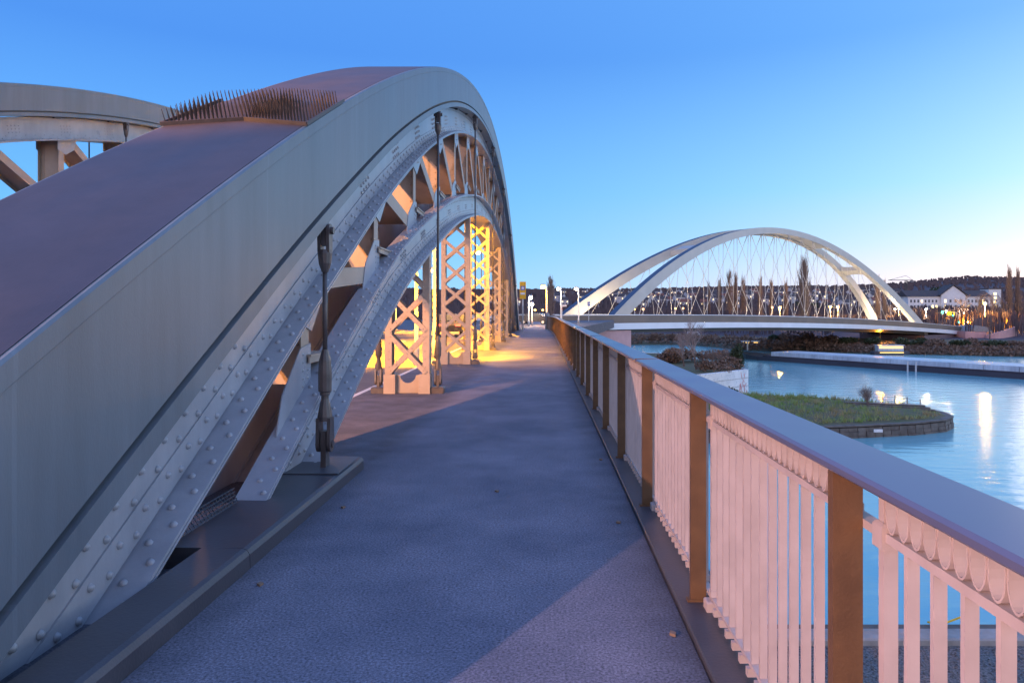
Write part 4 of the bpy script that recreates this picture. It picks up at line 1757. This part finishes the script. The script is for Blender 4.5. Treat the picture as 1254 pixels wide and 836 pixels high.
# bushes along the far waterline and on the bank
bl = [(800, 250, 3.2, 'bush_brown', 'dark scrub at the waterline under the left half of the white bridge'),
      (835, 249, 2.8, 'bush_brown', 'dark scrub at the waterline right of the left scrub under the white bridge'),
      (945, 222, 2.6, 'bush_green', 'green bush at the waterline left of the orange lit brush'),
      (968, 220, 3.0, 'bush_brown', 'rusty brush on the bank lit orange under the middle of the white bridge'),
      (988, 219, 3.4, 'bush_brown', 'taller rusty brush on the bank lit orange under the middle of the white bridge'),
      (1010, 216, 2.6, 'bush_brown', 'rusty brush at the right end of the orange lit thicket'),
      (1040, 206, 2.4, 'bush_green', 'dark green bush at the waterline in front of the purple abutment'),
      (1068, 203, 2.6, 'bush_green', 'dark green bush left of the little lit boat on the far bank'),
      (1106, 200, 2.5, 'bush_green', 'round green bush below the purple abutment, left end of the hedge'),
      (1128, 199, 2.4, 'bush_green', 'green bush in the waterline hedge below the wing wall'),
      (1150, 197, 2.4, 'bush_brown', 'brownish bush in the waterline hedge below the stone steps'),
      (1174, 196, 2.3, 'bush_green', 'green bush in the waterline hedge below the bastion'),
      (1200, 194, 2.3, 'bush_brown', 'brownish bush in the waterline hedge below the curved wall'),
      (1226, 193, 2.3, 'bush_green', 'green bush in the waterline hedge near the right edge of the view'),
      (1252, 192, 2.3, 'bush_brown', 'brownish bush in the waterline hedge at the right edge of the view')]
for i, (px, Y, h, m, lab) in enumerate(bl):
    r = (px - VX) / FPX
    z = ground_h(r, Y)
    bush((r * Y, Y, z), (3.6, 2.6, h * .62), lab, m, 300 + i, 1100, .30, 'bushes along the far waterline')

mb = MB()
rr = random.Random(61)
for k in range(2600):
    r = rr.uniform(.0, .75)
    Y = lerp(shore, r) + abs(rr.gauss(0, 1)) * (14 if r < .42 else 5) + .5
    hh = rr.uniform(.4, 1.3) if r < .42 else rr.uniform(.3, .9)
    leafcloud(mb, (r * Y, Y, ground_h(r, Y) + hh * .5), (hh * 1.6, hh * 1.2, hh * .8), 9, .42, rr, 2)
tag(mb.build('bank_scrub', M['bush_brown']), 'low brown scrub and dry grass along the far river bank', 'scrub', kind='stuff')
# bare trees on the right bank, lit by the street lamps
for i, (px, Y, h, lab) in enumerate([
        (1212, 232, 9.5, 'young bare tree on the far promenade in front of the curved wall'),
        (1178, 300, 14, 'bare street tree with orange lit trunk behind the stone bastion'),
        (1192, 310, 17, 'taller bare street tree with orange lit trunk left of the bright orange lamp'),
        (1218, 300, 16, 'bare street tree with orange lit trunk right of the bright orange lamp'),
        (1232, 305, 15, 'bare street tree with orange lit trunk below the right poplars'),
        (1252, 300, 15, 'bare street tree with orange lit trunk at the right edge of the view'),
        (1090, 320, 11, 'bare street tree behind the right end of the white deck'),
        (1122, 325, 10, 'bare street tree right of the front arch foot')]):
    r = (px - VX) / FPX
    zb = ground_h(r, Y)
    bare_tree((r * Y, Y, zb), h, lab, 400 + i, 4, .75, 'twig', group='bare street trees on the far bank')
bush((at(985, 480), 480, 0), (8, 5, 6), 'dark round evergreen behind the tallest poplar', 'bush_green', 51, 700, .9)
bush((at(1142, 520), 520, 8), (10, 6, 8), 'dark evergreen crown on the slope left of the white school building', 'bush_green', 52, 1200, .9)

# distant bare wood: one mass of twigs nobody could count
mb = MB()
rr = random.Random(77)
for k in range(7600):
    r = rr.uniform(-.25, .75)
    d = rr.choice((rr.uniform(60, 240), rr.uniform(80, 420), rr.uniform(300, 1290), rr.uniform(1000, 1300)))
    z = lerp(shore, r) + d
    h0 = ground_h(r, z)
    hh = rr.uniform(5, 9) if d < 430 else (rr.uniform(6, 10) if d < 900 else rr.uniform(4, 7))
    if d < 240 and .3 < r < .5:
        hh *= .7
    x = r * z
    for q in range(3 if d > 430 else 5):
        a = rr.uniform(0, 2 * pi)
        w = hh * .20
        xx, yy = x + cos(a) * w, z + sin(a) * w
        b0 = rr.uniform(.10, .5)
        hw_ = rr.uniform(.22, .5) if d < 430 else rr.uniform(1.2, 2.4)
        mb.add([(xx - hw_ * .25, yy, h0 + hh * b0 * .4 - .6), (xx + hw_ * .25, yy, h0 + hh * b0 * .4 - .6), (xx + hw_, yy + rr.uniform(-.5, .5), h0 + hh * (.55 + b0 * .5)), (xx + rr.uniform(-.4, .4), yy, h0 + hh * (.8 + rr.uniform(-.1, .2))), (xx - hw_, yy + rr.uniform(-.5, .5), h0 + hh * (.5 + b0 * .5))], [(0, 1, 2, 3, 4)])
tag(mb.build('bare_woodland', M['wood_mass']), 'dark bare winter woodland covering the far bank and hill', 'woodland', kind='stuff')

# ------------------------------------------------------------------ houses of the far town
rr = random.Random(15)


def house_mesh(w, d, h, rh, wall, roof, base, rot, label, group='small houses on the far hillside'):
    t = thing('house', (0, 0, 0), label, 'house', group)
    mb = MB().box(-w / 2, w / 2, -d / 2, d / 2, -2.0, h)
    mb.prism([(-w / 2, -d / 2, h), (-w / 2, d / 2, h), (-w / 2, 0, h + rh)], (w, 0, 0))
    mb.build('wall', M[wall], t)
    rf = MB()
    for s in (-1, 1):
        rf.prism([(-w / 2 - .4, s * (d / 2 + .4), h - .25), (w / 2 + .4, s * (d / 2 + .4), h - .25), (w / 2 + .4, 0, h + rh + .1), (-w / 2 - .4, 0, h + rh + .1)], (0, 0, .25))
    rf.build('roof', M[roof], t)
    for q in range(3):
        x = -w / 2 + w * (q + .5) / 3
        MB().box(x - .55, x + .55, -d / 2 - .05, -d / 2 - .01, h * .5, h * .5 + 1.4).build('window', M['win_lit'] if (q + int(w * 10)) % 2 == 0 else M['win_dark'], t)
    t.location = base
    t.rotation_euler.z = rot
    return t


protos = [house_mesh(11, 9, 6.5, 4, 'house_wall', 'roof', (0, 0, 0), 0, 'x'),
          house_mesh(13, 9, 5.5, 4, 'house_wall', 'roof_red', (0, 0, 0), 0, 'x'),
          house_mesh(16, 10, 8, 3.5, 'house_wall', 'roof', (0, 0, 0), 0, 'x')]
labs = ['small white house with dark gable roof on the far wooded hillside', 'small white house with red gable roof on the far wooded hillside', 'larger white block with dark roof on the far wooded hillside']
used = [False] * 3
for k in range(130):
    r = rr.uniform(.02, .50) if k < 125 else rr.uniform(-.10, .02)
    d = rr.uniform(340, 720)
    z = lerp(shore, r) + d
    w = rr.choice((0, 0, 1, 2))
    o = protos[w] if not used[w] else copy_tree(protos[w])
    used[w] = True
    o.location = (r * z, z, ground_h(r, z) + rr.uniform(1.0, 4.0))
    o.rotation_euler.z = rr.uniform(-.7, .7)
    o['label'] = labs[w]
    o.scale = (.62, .62, .62)

# the long white building on the right
sch = thing('school_building', (at(1168, 470), 470, 0), 'long white building with dark roof and central gable on the slope at the right', 'building')
X0, X1, Y = at(1112, 470), at(1212, 470), 470
zb, ze = hgt(379, Y), hgt(363, Y)
mb = MB().box(X0, X1, Y, Y + 14, zb - 6, ze)
xg = at(1166, Y)
mb.prism([(xg - 8, Y - 1.5, zb - 6), (xg + 8, Y - 1.5, zb - 6), (xg + 8, Y - 1.5, ze + 1), (xg, Y - 1.5, ze + 7), (xg - 8, Y - 1.5, ze + 1)], (0, 8, 0))
mb.build('wall', M['white_wall'], sch)
rf = MB().prism([(X0 - 1, Y - .8, ze), (X0 - 1, Y + 14.8, ze), (X0 - 1, Y + 7, ze + 4.2)], (X1 - X0 + 2, 0, 0))
rf.prism([(xg - 9, Y - 2.2, ze + .6), (xg, Y - 2.2, ze + 7.4), (xg, Y - 2.2, ze + 7.9), (xg - 9.4, Y - 2.2, ze + .9)], (0, 12, 0))
rf.prism([(xg + 9, Y - 2.2, ze + .6), (xg, Y - 2.2, ze + 7.45), (xg, Y - 2.2, ze + 7.95), (xg + 9.4, Y - 2.2, ze + .9)], (0, 12, 0))
rf.build('roof', M['roof'], sch)
k = 0
for fl in range(2):
    for q in range(22):
        x = X0 + 2 + (X1 - X0 - 4) * q / 21
        if abs(x - xg) < 8.8:
            continue
        k += 1
        MB().box(x - .55, x + .55, Y - .06, Y - .01, zb + 1.0 + fl * 3.7, zb + 2.8 + fl * 3.7).build('window', M['win_lit'] if (fl == 0 and 6 <= q <= 9) or k % 9 == 0 else M['win_dark'], sch)
for q in range(4):
    for fl in range(2):
        MB().box(xg - 6 + q * 3.4, xg - 4.7 + q * 3.4, Y - 1.58, Y - 1.52, zb + 1 + fl * 3.7, zb + 2.9 + fl * 3.7).build('window', M['win_lit'] if q == 0 else M['win_dark'], sch)
tw = thing('tower_block', (at(1219, 480), 480, 0), 'white square tower block with a lit stairwell at the right of the long white building', 'building')
x0, x1 = at(1211, 480), at(1226, 480)
MB().box(x0, x1, 480, 490, hgt(382, 480) - 4, hgt(354, 480)).build('wall', M['white_wall'], tw)
MB().box(x0 - .3, x1 + .3, 479.6, 490.4, hgt(354, 480), hgt(353, 480)).build('roof', M['roof'], tw)
for q in range(4):
    MB().box((x0 + x1) / 2 - .9, (x0 + x1) / 2 + .9, 479.9, 479.98, hgt(376 - q * 5, 480), hgt(373.5 - q * 5, 480)).build('window', M['win_lit'], tw)
hb = thing('flat_roof_house', (at(1158, 560), 560, 0), 'white flat roofed block standing above the long white building', 'building')
MB().box(at(1151, 560), at(1165, 560), 560, 572, hgt(366, 560), hgt(352, 560)).build('wall', M['white_wall'], hb)
MB().box(at(1150.5, 560), at(1165.5, 560), 559.5, 572.5, hgt(352, 560), hgt(351.3, 560)).build('roof', M['roof'], hb)
for q in range(4):
    MB().box(at(1152.5 + q * 3.2, 560), at(1154.2 + q * 3.2, 560), 559.9, 559.97, hgt(359, 560), hgt(356, 560)).build('window', M['win_dark'], hb)

cr = thing('tower_crane', (at(1109.5, 600), 600, 10), 'thin tower crane on the skyline right of the white arches', 'crane')
x, y = at(1109.5, 600), 600
zt = hgt(343, 600)
mb = MB()
for sx, sy in ((-.7, -.7), (.7, -.7), (.7, .7), (-.7, .7)):
    mb.tube([(x + sx, y + sy, 8), (x + sx, y + sy, zt)], .22, 4)
for k in range(14):
    z = 8 + (zt - 8) * k / 14
    mb.tube([(x - .7, y - .7, z), (x + .7, y - .7, z + (zt - 8) / 14)], .12, 3)
mb.build('mast', M['rust'], cr)
mb = MB()
mb.tube([(x - 15, y, zt), (x + 6, y, zt)], .28, 4)
mb.tube([(x - 14, y, zt + .1), (x, y, zt + 3.8), (x + 5.5, y, zt + .1)], .14, 4)
mb.build('jib', M['rust'], cr)
MB().box(x + 4, x + 6.5, y - .8, y + .8, zt - 1.6, zt - .3).build('counterweight', M['concrete'], cr)

# lamps and signals of the far bank
FL = [(777, 300, 378, 'lamp_far', 'left one of two orange lamps behind the front arch foot of the white bridge'), (787.5, 300, 378, 'lamp_far', 'right one of two orange lamps behind the front arch foot of the white bridge'),
      (827, 310, 377, 'lamp_far', 'left one of two orange lamps under the left half of the white arches'), (836.5, 310, 377, 'lamp_far', 'right one of two orange lamps under the left half of the white arches'),
      (945.5, 300, 376, 'lamp_far', 'left one of two orange lamps just right of the middle of the white bridge'), (955, 300, 376, 'lamp_orange', 'brighter right one of two orange lamps just right of the middle of the white bridge'),
      (1017, 295, 375, 'lamp_orange', 'left one of two bright orange lamps right of the tallest poplar'), (1026, 295, 375, 'lamp_orange', 'right one of two bright orange lamps right of the tallest poplar'),
      (1100.5, 290, 372, 'lamp_orange', 'bright orange lamp between the right legs of the white arches'), (1206, 275, 371, 'lamp_orange', 'bright orange lamp above the stone bastion on the far bank'),
      (1096, 300, 378, 'lamp_white', 'white lamp left below the bright orange lamp between the arch legs'), (1105, 305, 381, 'lamp_white', 'white lamp right below the bright orange lamp between the arch legs'),
      (1134, 300, 378, 'lamp_white', 'white lamp right of the front arch foot on the far bank'), (1181, 285, 383, 'lamp_white', 'white lamp right of the yellow traffic sign'), (1158.5, 292, 380, 'lamp_white', 'white lamp directly above the yellow traffic sign')]
for px, Yl, yt, gl, lab in FL:
    r = (px - VX) / FPX
    zb = ground_h(r, Yl)
    pwr = None
    if gl == 'lamp_orange':
        pwr = (14000 if px > 1050 else 5000, (1.0, .5, .1), .5)
    elif gl == 'lamp_white' and px > 1100:
        pwr = (9000, WARM, .4)
    lamp((r * Yl, Yl, zb), hgt(yt, Yl) - zb, (0, 0), lab, 'pole', gl, pwr, .12, .55 if gl == 'lamp_orange' else .38, 'street lamps on the far bank')
lamp((at(1020, 214), 214, -7.6), 4.2, (0, 0), 'added low orange lamp under the white bridge right of the rusty brush', 'pole_dark', 'lamp_orange', (9000, ORANGE, .5), .09, .3, 'street lamps on the far bank')  # lamp added to throw an orange streak onto the water
lamp((at(1078, 214), 214, -7.6), 4.0, (0, 0), 'added low orange lamp before the purple abutment under the white bridge', 'pole_dark', 'lamp_orange', (9000, ORANGE, .5), .09, .3, 'street lamps on the far bank')  # likewise added for its long reflection in the river
lamp((at(1185, 262), 262, -5.4), 3.2, (0, 0), 'low orange lamp behind the top of the stone steps', 'pole_dark', 'lamp_orange', (12000, ORANGE, .3), .09, .3, 'street lamps on the far bank')
lamp((at(1238, 262), 262, -5.4), 3.2, (0, 0), 'low orange lamp behind the curved wall on the far bank', 'pole_dark', 'lamp_orange', (12000, ORANGE, .3), .09, .3, 'street lamps on the far bank')

yv = 262
ysn = thing('traffic_sign', (at(1164, yv), yv, -5.4), 'yellow direction sign on posts right of the white bridge deck', 'sign')
x = at(1164.5, yv)
MB().box(x - 1.4, x + 1.4, yv, yv + .12, hgt(386, yv), hgt(381.5, yv)).build('panel', mat('lit_yellow_sign', (.9, .6, .03), .4, emit=(1, .62, .03), estr=.8), ysn)
mb = MB()
for o in (-.9, .9):
    mb.tube([(x + o, yv + .2, -5.4), (x + o, yv + .2, hgt(382, yv))], .09, 6)
mb.build('post', M['pole'], ysn)
mb = MB()
for q in range(2):
    mb.box(x - 1.0, x + .5 + q * .4, yv - .03, yv - .01, hgt(383 + q * 1.5, yv), hgt(382.6 + q * 1.5, yv))
mb.build('lettering', M['pole_dark'], ysn)
tl = thing('traffic_light', (at(1173.5, 258), 258, -5.4), 'traffic light on a curved mast showing green beside the yellow sign', 'traffic light')
x, y = at(1173.5, 258), 258
zt = hgt(384, 258)
MB().tube([(x, y, -5.4), (x, y, zt - .6), (x - .3, y, zt), (x - 1.2, y, zt + .5), (x - 2.2, y, zt + .55)], .12, 6).build('mast', M['pole'], tl, True)
for hx, hz in ((x, hgt(393, 258)), (x - 2.2, zt - .3)):
    hd = MB().box(hx - .25, hx + .25, y - .35, y - .1, hz - .7, hz + .7).build('signal_head', M['pole_dark'], tl)
    MB().ball((hx, y - .40, hz - .42), .24, 8, 6).build('green_light', M['lamp_green'], hd)
tl2 = thing('traffic_light', (at(1153.5, 280), 280, -5.2), 'traffic light on a straight pole with a bright green lamp left of the yellow sign', 'traffic light')
x, y = at(1153.5, 280), 280
MB().tube([(x, y, -5.2), (x, y, hgt(380, 280))], .10, 6).build('mast', M['pole'], tl2)
hd = MB().box(x - .3, x + .3, y - .4, y - .1, hgt(384, 280), hgt(380, 280)).build('signal_head', M['pole_dark'], tl2)
MB().ball((x, y - .5, hgt(382.3, 280)), .5, 8, 6).build('green_light', M['lamp_green'], hd)
bs = thing('blue_sign', (at(721, 118), 118, -.6), 'small round-cornered blue sign on a thin pole in front of the white bridge arches', 'sign')
x, y = at(721, 118), 118
MB().tube([(x, y, -.6), (x, y, hgt(369, 118))], .06, 6).build('pole', M['pole'], bs)
MB().box(x - .23, x + .23, y - .10, y - .07, hgt(374.5, 118), hgt(369.5, 118)).build('panel', M['sign_blue'], bs)
MB().box(x - .15, x + .15, y - .106, y - .102, hgt(372.8, 118), hgt(371.2, 118)).build('mark', M['sign_white'], bs)
ws = thing('street_sign', (at(690.5, 97), 96.5, -.13), 'small white street name sign on a red banded pole before the white bridge', 'sign')
x, y = at(688, 96.5), 95.4
MB().tube([(x, y, -.13), (x, y, hgt(372, 95.4))], .05, 6).build('pole', M['pole'], ws)
MB().box(x + .05, x + .62, y - .03, y, hgt(375.3, 95.4), hgt(373, 95.4)).build('panel', M['sign_white'], ws)
MB().tube([(x, y, hgt(378.5, 95.4)), (x, y, hgt(377, 95.4))], .07, 8).build('band', M['car_red'], ws)

# glowing car-park signs under the white bridge
for px, wpx, c_, lab in ((850, 9, 'sign_white', 'pale parked van glimpsed under the left half of the white bridge'), (936, 10, 'lamp_blue', 'bright blue lit kiosk under the middle of the white bridge')):
    Yk = 285
    t = thing('kiosk' if c_ == 'lamp_blue' else 'parked_van', (at(px, Yk), Yk, ground_h((px - VX) / FPX, Yk)), lab, 'kiosk' if c_ == 'lamp_blue' else 'van')
    zb = hgt(411, Yk)
    w = wpx / FPX * Yk / 2
    if c_ == 'lamp_blue':
        MB().box(at(px, Yk) - w, at(px, Yk) + w, Yk, Yk + 3, zb - 1, zb + 1.2).build('wall', M['sign_blue'], t)
        MB().box(at(px, Yk) - w * .8, at(px, Yk) + w * .8, Yk - .06, Yk - .01, zb - .1, zb + .9).build('front', M['lamp_blue'], t)
        MB().box(at(px, Yk) - w - .3, at(px, Yk) + w + .3, Yk - .4, Yk + 3.2, zb + 1.2, zb + 1.4).build('roof', M['roof'], t)
    else:
        x = at(px, Yk)
        MB().prism([(x - 2.4, Yk, zb - .6), (x + 2.5, Yk, zb - .6), (x + 2.5, Yk, zb + .3), (x + 1.7, Yk, zb + 1.5), (x - 2.4, Yk, zb + 1.5)], (0, 1.9, 0)).build('body', M['car_white'], t)
        MB().box(x + .3, x + 1.6, Yk - .02, Yk - .005, zb + .5, zb + 1.2).build('window', M['win_dark'], t)
        for o in (-1.5, 1.5):
            MB().tube([(x + o, Yk - .05, zb - .65), (x + o, Yk + .2, zb - .65)], .36, 10).build('wheel', M['rubber'], t)

# ------------------------------------------------------------------ boats
bt = thing('river_barge', (68, 150, WATER), 'long low river barge with dark hull and pale hatch covers crossing the water', 'barge')
bow, stern = Vector((49.5, 178.5, 0)), Vector((104, 95, 0))
bd = (stern - bow).normalized()
bn = Vector((-bd.y, bd.x, 0))
Lb = (stern - bow).length


def hullring(mb, secs, zlo, zhi):
    base = len(mb.v)
    for s, hw in secs:
        p = bow + bd * s
        for o, z in ((-hw, zlo), (hw, zlo), (hw, zhi(s)), (-hw, zhi(s))):
            mb.v.append((p.x + bn.x * o, p.y + bn.y * o, z))
    for i in range(len(secs) - 1):
        for k in range(4):
            j = (k + 1) % 4
            mb.f.append((base + i * 4 + k, base + i * 4 + j, base + (i + 1) * 4 + j, base + (i + 1) * 4 + k))
    m = len(secs) - 1
    mb.f += [tuple(base + q for q in range(4)), tuple(base + m * 4 + q for q in (3, 2, 1, 0))]


mb = MB()
hullring(mb, [(0, .3), (2, 1.9), (5, 3.6), (9, 4.6), (14, 4.9), (Lb - 6, 4.9), (Lb, 4.2)], WATER - .6, lambda s: WATER + .80 + max(0, 8 - s) * .10)
mb.build('hull', M['hull'], bt)
mb = MB()
hullring(mb, [(10, 3.6), (13, 4.3), (Lb - 16, 4.3)], WATER + .81, lambda s: WATER + 1.15)
mb.build('coaming', M['hull'], bt)
k = 0
s = 13.0
while s < Lb - 18:
    mb = MB()
    hullring(mb, [(s, 4.2), (s + 5.7, 4.2)], WATER + 1.16, lambda s: WATER + 2.10)
    mb.build('hatch_cover', M['hatch'], bt)
    s += 5.8
mb = MB()
hullring(mb, [(Lb - 14, 3.4), (Lb - 4, 3.4)], WATER + .81, lambda s: WATER + 4.4)
wh = mb.build('wheelhouse', M['car_white'], bt)
mb = MB()
hullring(mb, [(2.2, .10), (2.5, .10)], WATER + 1.9, lambda s: WATER + 4.0)
mb.build('bow_mast', M['pole'], bt)
mb = MB()
for q in range(2):
    p = bow + bd * (46.5 + q * 1.6) - bn * 5.9
    MBp = mb.tube([(p.x, p.y, WATER - .5), (p.x, p.y, WATER + 1.9)], .16, 8)
tag(mb.build('mooring_pile', M['pole']), 'pair of pale mooring piles standing in the water beside the barge', 'mooring piles')


def launch(px, Yb, L, label, seed):
    X = at(px, Yb)
    t = thing('passenger_boat', (X, Yb, WATER), label, 'boat', None)
    mb = MB()
    prof = [(-L / 2, .2), (-L / 2 + .6, 1.1), (-L * .2, 1.4), (L * .3, 1.35), (L / 2, .1)]
    poly = [(X + a, Yb - b, WATER - .3) for a, b in prof] + [(X + a, Yb + b, WATER - .3) for a, b in reversed(prof)]
    mb.prism(poly, (0, 0, 1.2))
    mb.build('hull', M['hull'], t)
    c_ = MB().box(X - L * .34, X + L * .30, Yb - 1.0, Yb + 1.0, WATER + .91, WATER + 2.5).build('cabin', M['hatch'], t)
    MB().box(X - L * .36, X + L * .32, Yb - 1.15, Yb + 1.15, WATER + 2.505, WATER + 2.62).build('roof', M['hatch'], t)
    MB().box(X - L * .32, X + L * .28, Yb - 1.04, Yb - 1.005, WATER + 1.7, WATER + 2.3).build('window_band', M['cabin_lit'], c_)
    MB().box(X - L * .32, X + L * .28, Yb - 1.42, Yb - 1.40, WATER + .5, WATER + .72).build('lamp_strip', M['cabin_lit'], t)
    return t


launch(1090, 189, 10.5, 'small passenger boat with yellow lit windows moored below the purple abutment', 1)
launch(919, 214, 8.0, 'small passenger boat with yellow lit windows moored left of the rusty brush', 2)

# ------------------------------------------------------------------ quay in the lower right corner
qk = thing('quay_edge', (13, 23, -9), 'weathered concrete kerb along the gravel quay below the railing', 'quay edge')
MB().cbox(2.1, 60, 22.4, 23.2, -9.6, -8.78, .05).build('kerb', M['concrete'], qk)
MB().cbox(2.1, 60, 23.2, 23.9, -10.5, -8.95, .05).build('timber_fender', M['old_stone'], qk)
x, y = at(1187, 23.2), 23.3
yr = thing('ladder_rail', (x, y, -8.8), 'bright yellow ladder handrail at the edge of the gravel quay', 'handrail')
MB().tube([(x, y, -8.8), (x, y, hgt(752, 23.3)), (x - .75, y + .25, hgt(752, 23.3) - .45), (x - 1.1, y + .4, -8.8)], .035, 8).build('rail', M['yellow_rail'], yr, True)
x = at(1262, 23.3)
yr2 = thing('ladder_rail', (x, y, -8.8), 'taller yellow handrail at the right edge of the gravel quay, cut by the picture edge', 'handrail')
MB().tube([(x + .8, y, -8.8), (x + .8, y, hgt(708, 23.3)), (x - .3, y, hgt(716, 23.3)), (x - .3, y, -8.8)], .035, 8).build('rail', M['yellow_rail'], yr2, True)
mb = MB()
rr = random.Random(8)
for k in range(3500):
    x, y = rr.uniform(6, 20), rr.uniform(17, 22.2)
    s = rr.uniform(.02, .07)
    mb.dome((x, y, -9.0), (rr.uniform(-.3, .3), rr.uniform(-.3, .3), 1), s, s * .9, 5, 1)
tag(mb.build('gravel_stones', M['gravel']), 'loose dark and pale gravel on the quay below the railing', 'gravel', kind='stuff')

# litter on the footway
rr = random.Random(12)
leaf = MB().prism([(-1.62, 4.02, .001), (-1.595, 4.0, .001), (-1.585, 4.03, .001), (-1.61, 4.05, .001)], (0, 0, .012)).build('dry_leaf', M['bush_brown'])
tag(leaf, 'tiny rust coloured dry leaf lying on the blue grey footway', 'leaf', 'dry leaves on the footway')
for x, y in ((.62, 3.4), (.55, 5.2), (-1.58, 5.6), (.60, 7.4), (-.4, 6.1)):
    o = leaf.copy()
    COL.objects.link(o)
    o.location = (x + 1.605, y - 4.02, 0)
